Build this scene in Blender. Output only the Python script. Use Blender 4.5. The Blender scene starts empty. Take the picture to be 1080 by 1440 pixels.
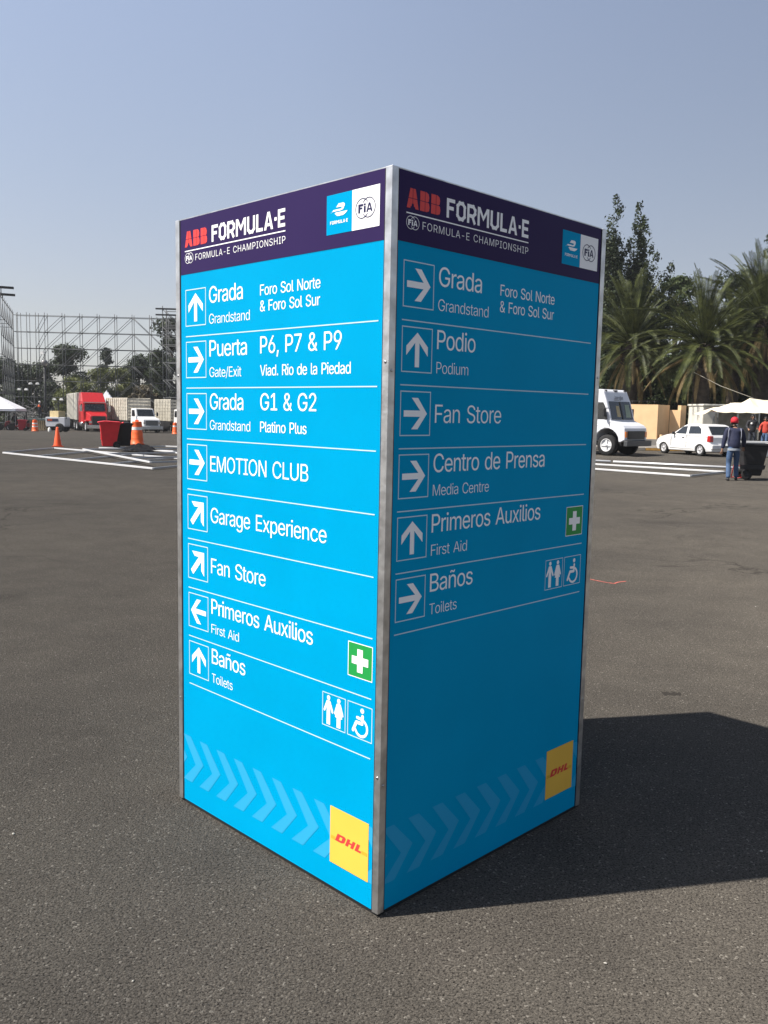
import bpy, bmesh, math, random, json
from mathutils import Vector, Matrix, noise as mnoise
from mathutils.geometry import delaunay_2d_cdt
R = math.radians
sc = bpy.context.scene
col = sc.collection

# ------------------------------------------------------------------ camera
PITCH, ROLL, CAM_H = -0.115, 0.0199, 1.703
fw = Vector((0, math.cos(PITCH), math.sin(PITCH)))
r0 = Vector((1, 0, 0)); u0 = r0.cross(fw)
rgt = math.cos(ROLL)*r0 + math.sin(ROLL)*u0
upv = -math.sin(ROLL)*r0 + math.cos(ROLL)*u0
cam = bpy.data.cameras.new('camera'); cam_o = bpy.data.objects.new('camera', cam); col.objects.link(cam_o)
cam.sensor_fit = 'VERTICAL'; cam.sensor_height = 36.0; cam.lens = 36*1227.05/1440
cam.clip_start = 0.05; cam.clip_end = 6000
cam_o.matrix_world = Matrix(((rgt.x, upv.x, -fw.x, 0), (rgt.y, upv.y, -fw.y, 0), (rgt.z, upv.z, -fw.z, CAM_H), (0, 0, 0, 1)))
sc.camera = cam_o

# ------------------------------------------------------------------ light
SUN_AZ, SUN_EL = 192.0, 51.4            # degrees: direction towards the sun, counted from +x
world = bpy.data.worlds.new('World'); sc.world = world; world.use_nodes = True
wn = world.node_tree; bg = wn.nodes['Background']
sky = wn.nodes.new('ShaderNodeTexSky'); sky.sky_type = 'NISHITA'; sky.sun_disc = False
sky.sun_elevation = R(SUN_EL); sky.sun_rotation = R(90-SUN_AZ)
sky.altitude = 2200; sky.air_density = 1.0; sky.dust_density = 4.0; sky.ozone_density = 2.0
hs = wn.nodes.new('ShaderNodeHueSaturation'); hs.inputs['Saturation'].default_value = 0.69; hs.inputs['Value'].default_value = 1.0
wn.links.new(sky.outputs[0], hs.inputs['Color'])
wtc = wn.nodes.new('ShaderNodeTexCoord'); wsx = wn.nodes.new('ShaderNodeSeparateXYZ'); wn.links.new(wtc.outputs['Generated'], wsx.inputs[0])
wr = wn.nodes.new('ShaderNodeValToRGB'); wn.links.new(wsx.outputs[2], wr.inputs[0])     # smog: paler and flatter towards the horizon
wr.color_ramp.elements[0].position = 0.0; wr.color_ramp.elements[0].color = (.76, .68, .66, 1)
wr.color_ramp.elements[1].position = 1.0; wr.color_ramp.elements[1].color = (.95, .95, .95, 1)
for p_, c_ in ((.10, (.87, .76, .68)), (.24, (1.02, .965, .91)), (.40, (1.22, 1.20, 1.18)), (.60, (1.15, 1.15, 1.12))):
    e_ = wr.color_ramp.elements.new(p_); e_.color = (*c_, 1)
wm = wn.nodes.new('ShaderNodeMix'); wm.data_type = 'RGBA'; wm.blend_type = 'MULTIPLY'; wm.inputs[0].default_value = 1.0
wn.links.new(hs.outputs[0], wm.inputs[6]); wn.links.new(wr.outputs[0], wm.inputs[7])
wx = wn.nodes.new('ShaderNodeMapRange'); wx.inputs[1].default_value = -.10; wx.inputs[2].default_value = .42; wx.inputs[3].default_value = 1.0; wx.inputs[4].default_value = .80
wn.links.new(wsx.outputs[0], wx.inputs[0])                     # darker on the side away from the sun
wm2 = wn.nodes.new('ShaderNodeMix'); wm2.data_type = 'RGBA'; wm2.blend_type = 'MULTIPLY'; wm2.inputs[0].default_value = 1.0
wn.links.new(wm.outputs[2], wm2.inputs[6]); wn.links.new(wx.outputs[0], wm2.inputs[7]); wn.links.new(wm2.outputs[2], bg.inputs[0])
bg.inputs[1].default_value = 0.087
sun = bpy.data.lights.new('sun', 'SUN'); sun.energy = 4.4; sun.angle = R(0.6); sun.color = (1.0, 0.94, 0.86)
sun_o = bpy.data.objects.new('sun', sun); col.objects.link(sun_o)
sd = Vector((math.cos(R(SUN_EL))*math.cos(R(SUN_AZ)), math.cos(R(SUN_EL))*math.sin(R(SUN_AZ)), math.sin(R(SUN_EL))))
sun_o.rotation_euler = sd.to_track_quat('Z', 'Y').to_euler(); sun_o.location = (-20, -5, 40)
sc.view_settings.view_transform = 'Standard'; sc.view_settings.look = 'None'
sc.view_settings.exposure = 0.95; sc.view_settings.gamma = 1.0

HAZE = 0.00030        # smog density

# ------------------------------------------------------------------ helpers: materials
MATS = {}
def pmat(name, c, rough=0.6, metal=0.0, var=0.12, scale=6.0, bump=0.0, bscale=40.0, spec=0.4, coat=0.0):
    if name in MATS: return MATS[name]
    m = bpy.data.materials.new(name); m.use_nodes = True; nt = m.node_tree; b = nt.nodes['Principled BSDF']
    tc = nt.nodes.new('ShaderNodeTexCoord'); nz = nt.nodes.new('ShaderNodeTexNoise')
    nz.inputs['Scale'].default_value = scale; nz.inputs['Detail'].default_value = 5
    nt.links.new(tc.outputs['Object'], nz.inputs['Vector'])
    mx = nt.nodes.new('ShaderNodeMix'); mx.data_type = 'RGBA'
    mx.inputs[6].default_value = (*[max(0, v*(1-var)) for v in c], 1); mx.inputs[7].default_value = (*[min(1, v*(1+var)) for v in c], 1)
    mr = nt.nodes.new('ShaderNodeMapRange'); mr.inputs[1].default_value = .3; mr.inputs[2].default_value = .7
    nt.links.new(nz.outputs[0], mr.inputs[0]); nt.links.new(mr.outputs[0], mx.inputs[0]); nt.links.new(mx.outputs[2], b.inputs['Base Color'])
    b.inputs['Roughness'].default_value = rough; b.inputs['Metallic'].default_value = metal
    b.inputs['Specular IOR Level'].default_value = spec; b.inputs['Coat Weight'].default_value = coat
    if bump:
        n2 = nt.nodes.new('ShaderNodeTexNoise'); n2.inputs['Scale'].default_value = bscale; n2.inputs['Detail'].default_value = 4
        nt.links.new(tc.outputs['Object'], n2.inputs['Vector'])
        bp = nt.nodes.new('ShaderNodeBump'); bp.inputs['Strength'].default_value = bump; bp.inputs['Distance'].default_value = 0.02
        nt.links.new(n2.outputs[0], bp.inputs['Height']); nt.links.new(bp.outputs[0], b.inputs['Normal'])
    MATS[name] = m; return m
def leafmat(name, c1, c2, scale=0.9, trans=0.25):
    if name in MATS: return MATS[name]
    m = bpy.data.materials.new(name); m.use_nodes = True; nt = m.node_tree; nt.nodes.remove(nt.nodes['Principled BSDF'])
    out = nt.nodes['Material Output']; tc = nt.nodes.new('ShaderNodeTexCoord'); nz = nt.nodes.new('ShaderNodeTexNoise')
    nz.inputs['Scale'].default_value = scale; nz.inputs['Detail'].default_value = 6; nt.links.new(tc.outputs['Object'], nz.inputs['Vector'])
    cr = nt.nodes.new('ShaderNodeValToRGB'); cr.color_ramp.elements[0].position = .34; cr.color_ramp.elements[1].position = .66
    cr.color_ramp.elements[0].color = (*c1, 1); cr.color_ramp.elements[1].color = (*c2, 1); nt.links.new(nz.outputs[0], cr.inputs[0])
    d = nt.nodes.new('ShaderNodeBsdfPrincipled'); d.inputs['Roughness'].default_value = .55; d.inputs['Specular IOR Level'].default_value = .25
    t = nt.nodes.new('ShaderNodeBsdfTranslucent'); mx = nt.nodes.new('ShaderNodeMixShader')
    nt.links.new(cr.outputs[0], d.inputs['Base Color']); nt.links.new(cr.outputs[0], t.inputs[0])
    mx.inputs[0].default_value = trans; nt.links.new(d.outputs[0], mx.inputs[1]); nt.links.new(t.outputs[0], mx.inputs[2]); nt.links.new(mx.outputs[0], out.inputs[0])
    MATS[name] = m; return m

# ------------------------------------------------------------------ helpers: objects
def tag(o, label=None, cat=None, group=None, kind=None):
    if label: o['label'] = label
    if cat: o['category'] = cat
    if group: o['group'] = group
    if kind: o['kind'] = kind
    return o
def thing(name, label, cat, loc, rotz=0.0, group=None):
    o = bpy.data.objects.new(name, None); col.objects.link(o); o.empty_display_size = .2
    o.location = loc; o.rotation_euler = (0, 0, rotz); return tag(o, label, cat, group)
def dup(o, parent=None):
    c = o.copy(); col.objects.link(c)
    if parent is not None: c.parent = parent
    for ch in [x for x in bpy.data.objects if x.parent == o]: dup(ch, c)
    return c
class MB:
    def __init__(s): s.v = []; s.f = []; s.sm = []
    def add(s, vs, fs, smooth=False):
        n = len(s.v); s.v += [tuple(p) for p in vs]; s.f += [tuple(i+n for i in f) for f in fs]; s.sm += [smooth]*len(fs); return s
    def hexa(s, p):       # 8 points: bottom 4 ccw, top 4 ccw
        return s.add(p, [(3, 2, 1, 0), (4, 5, 6, 7), (0, 1, 5, 4), (1, 2, 6, 5), (2, 3, 7, 6), (3, 0, 4, 7)])
    def box(s, c, d, rz=0.0, tx=0.0, ty=0.0):    # tx,ty: top inset
        x, y, z = d[0]/2, d[1]/2, d[2]/2; ca, sa = math.cos(rz), math.sin(rz); P = []
        for zz, ix, iy in ((-z, 0, 0), (z, tx, ty)):
            for sx, sy in ((-1, -1), (1, -1), (1, 1), (-1, 1)):
                a, b = sx*(x-ix), sy*(y-iy); P.append((c[0]+a*ca-b*sa, c[1]+a*sa+b*ca, c[2]+zz))
        return s.hexa(P)
    def bar(s, a, b, w, h=None, up=(0, 0, 1)):
        a, b = Vector(a), Vector(b); h = h or w; d = (b-a).normalized(); u = Vector(up)
        if abs(d.dot(u)) > .98: u = Vector((1, 0, 0))
        r = d.cross(u).normalized(); u = r.cross(d).normalized(); P = []
        for p in (a, b):
            for q in ((-1, -1), (1, -1), (1, 1), (-1, 1)): P.append(p + r*q[0]*w/2 + u*q[1]*h/2)
        return s.add(P, [(3, 2, 1, 0), (4, 5, 6, 7), (0, 1, 5, 4), (1, 2, 6, 5), (2, 3, 7, 6), (3, 0, 4, 7)])
    def tube(s, pts, r, n=8, smooth=True, cap=True):
        pts = [Vector(p) for p in pts]; rs = r if isinstance(r, (list, tuple)) else [r]*len(pts); V = []; prev = None
        for i, p in enumerate(pts):
            d = (pts[min(i+1, len(pts)-1)] - pts[max(i-1, 0)]).normalized()
            a = prev if prev is not None else (Vector((0, 0, 1)) if abs(d.z) < .9 else Vector((1, 0, 0)))
            a = (a - d*a.dot(d)).normalized(); prev = a; b = d.cross(a)
            for k in range(n):
                t = 2*math.pi*k/n; V.append(p + (a*math.cos(t) + b*math.sin(t))*rs[i])
        F = []
        for i in range(len(pts)-1):
            for k in range(n):
                k2 = (k+1) % n; F.append((i*n+k, i*n+k2, (i+1)*n+k2, (i+1)*n+k))
        s.add(V, F, smooth)
        if cap:
            m = len(s.v)-len(V); s.f += [tuple(m+k for k in reversed(range(n))), tuple(m+(len(pts)-1)*n+k for k in range(n))]; s.sm += [False, False]
        return s
    def lathe(s, prof, n=16, c=(0, 0, 0), axis='z', smooth=True, wob=None, caps=True):
        V = []
        for i, (r, h) in enumerate(prof):
            for k in range(n):
                t = 2*math.pi*k/n; rr = r*(wob(t, h) if wob else 1); a, b = rr*math.cos(t), rr*math.sin(t)
                V.append((c[0]+a, c[1]+b, c[2]+h) if axis == 'z' else (c[0]+b, c[1]+h, c[2]+a) if axis == 'y' else (c[0]+h, c[1]+a, c[2]+b))
        F = [(i*n+k, i*n+(k+1) % n, (i+1)*n+(k+1) % n, (i+1)*n+k) for i in range(len(prof)-1) for k in range(n)]
        m = len(s.v); s.add(V, F, smooth)
        if caps and prof[0][0] > 1e-4: s.f.append(tuple(m+k for k in reversed(range(n)))); s.sm.append(False)
        if caps and prof[-1][0] > 1e-4: s.f.append(tuple(m+(len(prof)-1)*n+k for k in range(n))); s.sm.append(False)
        return s
    def prism(s, poly, y0, y1, fn=None):     # poly in x,z extruded along y
        n = len(poly); V = [(x, y0, z) for x, z in poly] + [(x, y1, z) for x, z in poly]
        if fn: V = [fn(p) for p in V]
        area = sum(poly[i][0]*poly[(i+1) % n][1]-poly[(i+1) % n][0]*poly[i][1] for i in range(n))
        F = [tuple(range(n)), tuple(reversed(range(n, 2*n)))] + [(i, i+n, (i+1) % n+n, (i+1) % n) for i in range(n)]
        if area < 0: F = [tuple(reversed(f)) for f in F]
        return s.add(V, F)
    def quad(s, *p): return s.add(p, [tuple(range(len(p)))])
    def sphere(s, c, r, n=10, sz=1.0):
        return s.lathe([(max(1e-5, r*math.sin(math.pi*i/n)), -r*sz*math.cos(math.pi*i/n)) for i in range(n+1)], n*2, c)
    def build(s, name, mat, parent=None, bevel=0.0, loc=None):
        me = bpy.data.meshes.new(name); me.from_pydata(s.v, [], s.f); me.polygons.foreach_set('use_smooth', s.sm); me.update()
        if mat: me.materials.append(mat)
        o = bpy.data.objects.new(name, me); col.objects.link(o)
        if parent: o.parent = parent
        if loc: o.location = loc
        if bevel:
            bv = o.modifiers.new('bevel', 'BEVEL'); bv.width = bevel; bv.segments = 2; bv.limit_method = 'ANGLE'; bv.angle_limit = R(35)
        return o
def gz(x, y):              # the far left of the lot falls away gently
    t = min(1, max(0, (-x-2)/8)); t = t*t*(3-2*t); d = max(0, min(y, 135)-40)
    return -0.0205*t*(d*d/(d+3))

# ------------------------------------------------------------------ flat artwork: union of polygons by winding number
def flat(polys):
    vs = []; ed = []; rings = []
    for p in polys:
        n = len(vs); vs += [Vector(q) for q in p]; ed += [(n+i, n+(i+1) % len(p)) for i in range(len(p))]; rings.append(p)
    ov, oe, of, *_ = delaunay_2d_cdt(vs, ed, [], 0, 1e-6)
    keep = []
    for f in of:
        cx = sum(ov[i].x for i in f)/len(f); cy = sum(ov[i].y for i in f)/len(f); w = 0
        for p in rings:
            for i in range(len(p)):
                x0, y0 = p[i]; x1, y1 = p[(i+1) % len(p)]
                if (y0 <= cy) != (y1 <= cy):
                    if x0 + (cy-y0)/(y1-y0)*(x1-x0) > cx: w += 1 if y1 > y0 else -1
        if w > 0: keep.append(tuple(f))
    return [(v.x, v.y) for v in ov], keep
def ccw(p):
    a = sum(p[i][0]*p[(i+1) % len(p)][1]-p[(i+1) % len(p)][0]*p[i][1] for i in range(len(p)))
    return list(p) if a > 0 else list(reversed(p))
def cw(p): return list(reversed(ccw(p)))
def rect(x0, y0, x1, y1): return [(x0, y0), (x1, y0), (x1, y1), (x0, y1)]
def disc(x, y, r, n=20, ry=None): return [(x+r*math.cos(2*math.pi*k/n), y+(ry or r)*math.sin(2*math.pi*k/n)) for k in range(n)]
def ribbon(pts, w, ext=True, closed=False, rnd=False):
    out = []; n = len(pts); segs = n if closed else n-1
    for i in range(segs):
        a = Vector(pts[i]); b = Vector(pts[(i+1) % n]); d = (b-a).normalized(); q = Vector((-d.y, d.x))*w/2
        e0 = d*w/2 if ext and (closed or i > 0) else d*0; e1 = d*w/2 if ext and (closed or i < segs-1) else d*0
        if rnd: e0 = e1 = d*0; out += [disc(a.x, a.y, w/2, 12), disc(b.x, b.y, w/2, 12)]
        out.append(ccw([tuple(a-e0-q), tuple(b+e1-q), tuple(b+e1+q), tuple(a-e0+q)]))
    return out
def frame2(x0, y0, x1, y1, w): return [rect(x0, y0, x1, y1), cw(rect(x0+w, y0+w, x1-w, y1-w))]
def tr(polys, sx=1, sy=1, dx=0, dy=0, rot=0, sh=0):
    c, s_ = math.cos(rot), math.sin(rot)
    return [[((x*c-y*s_+sh*(x*s_+y*c))*sx+dx, (x*s_+y*c)*sy+dy) for x, y in p] for p in polys]
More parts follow.
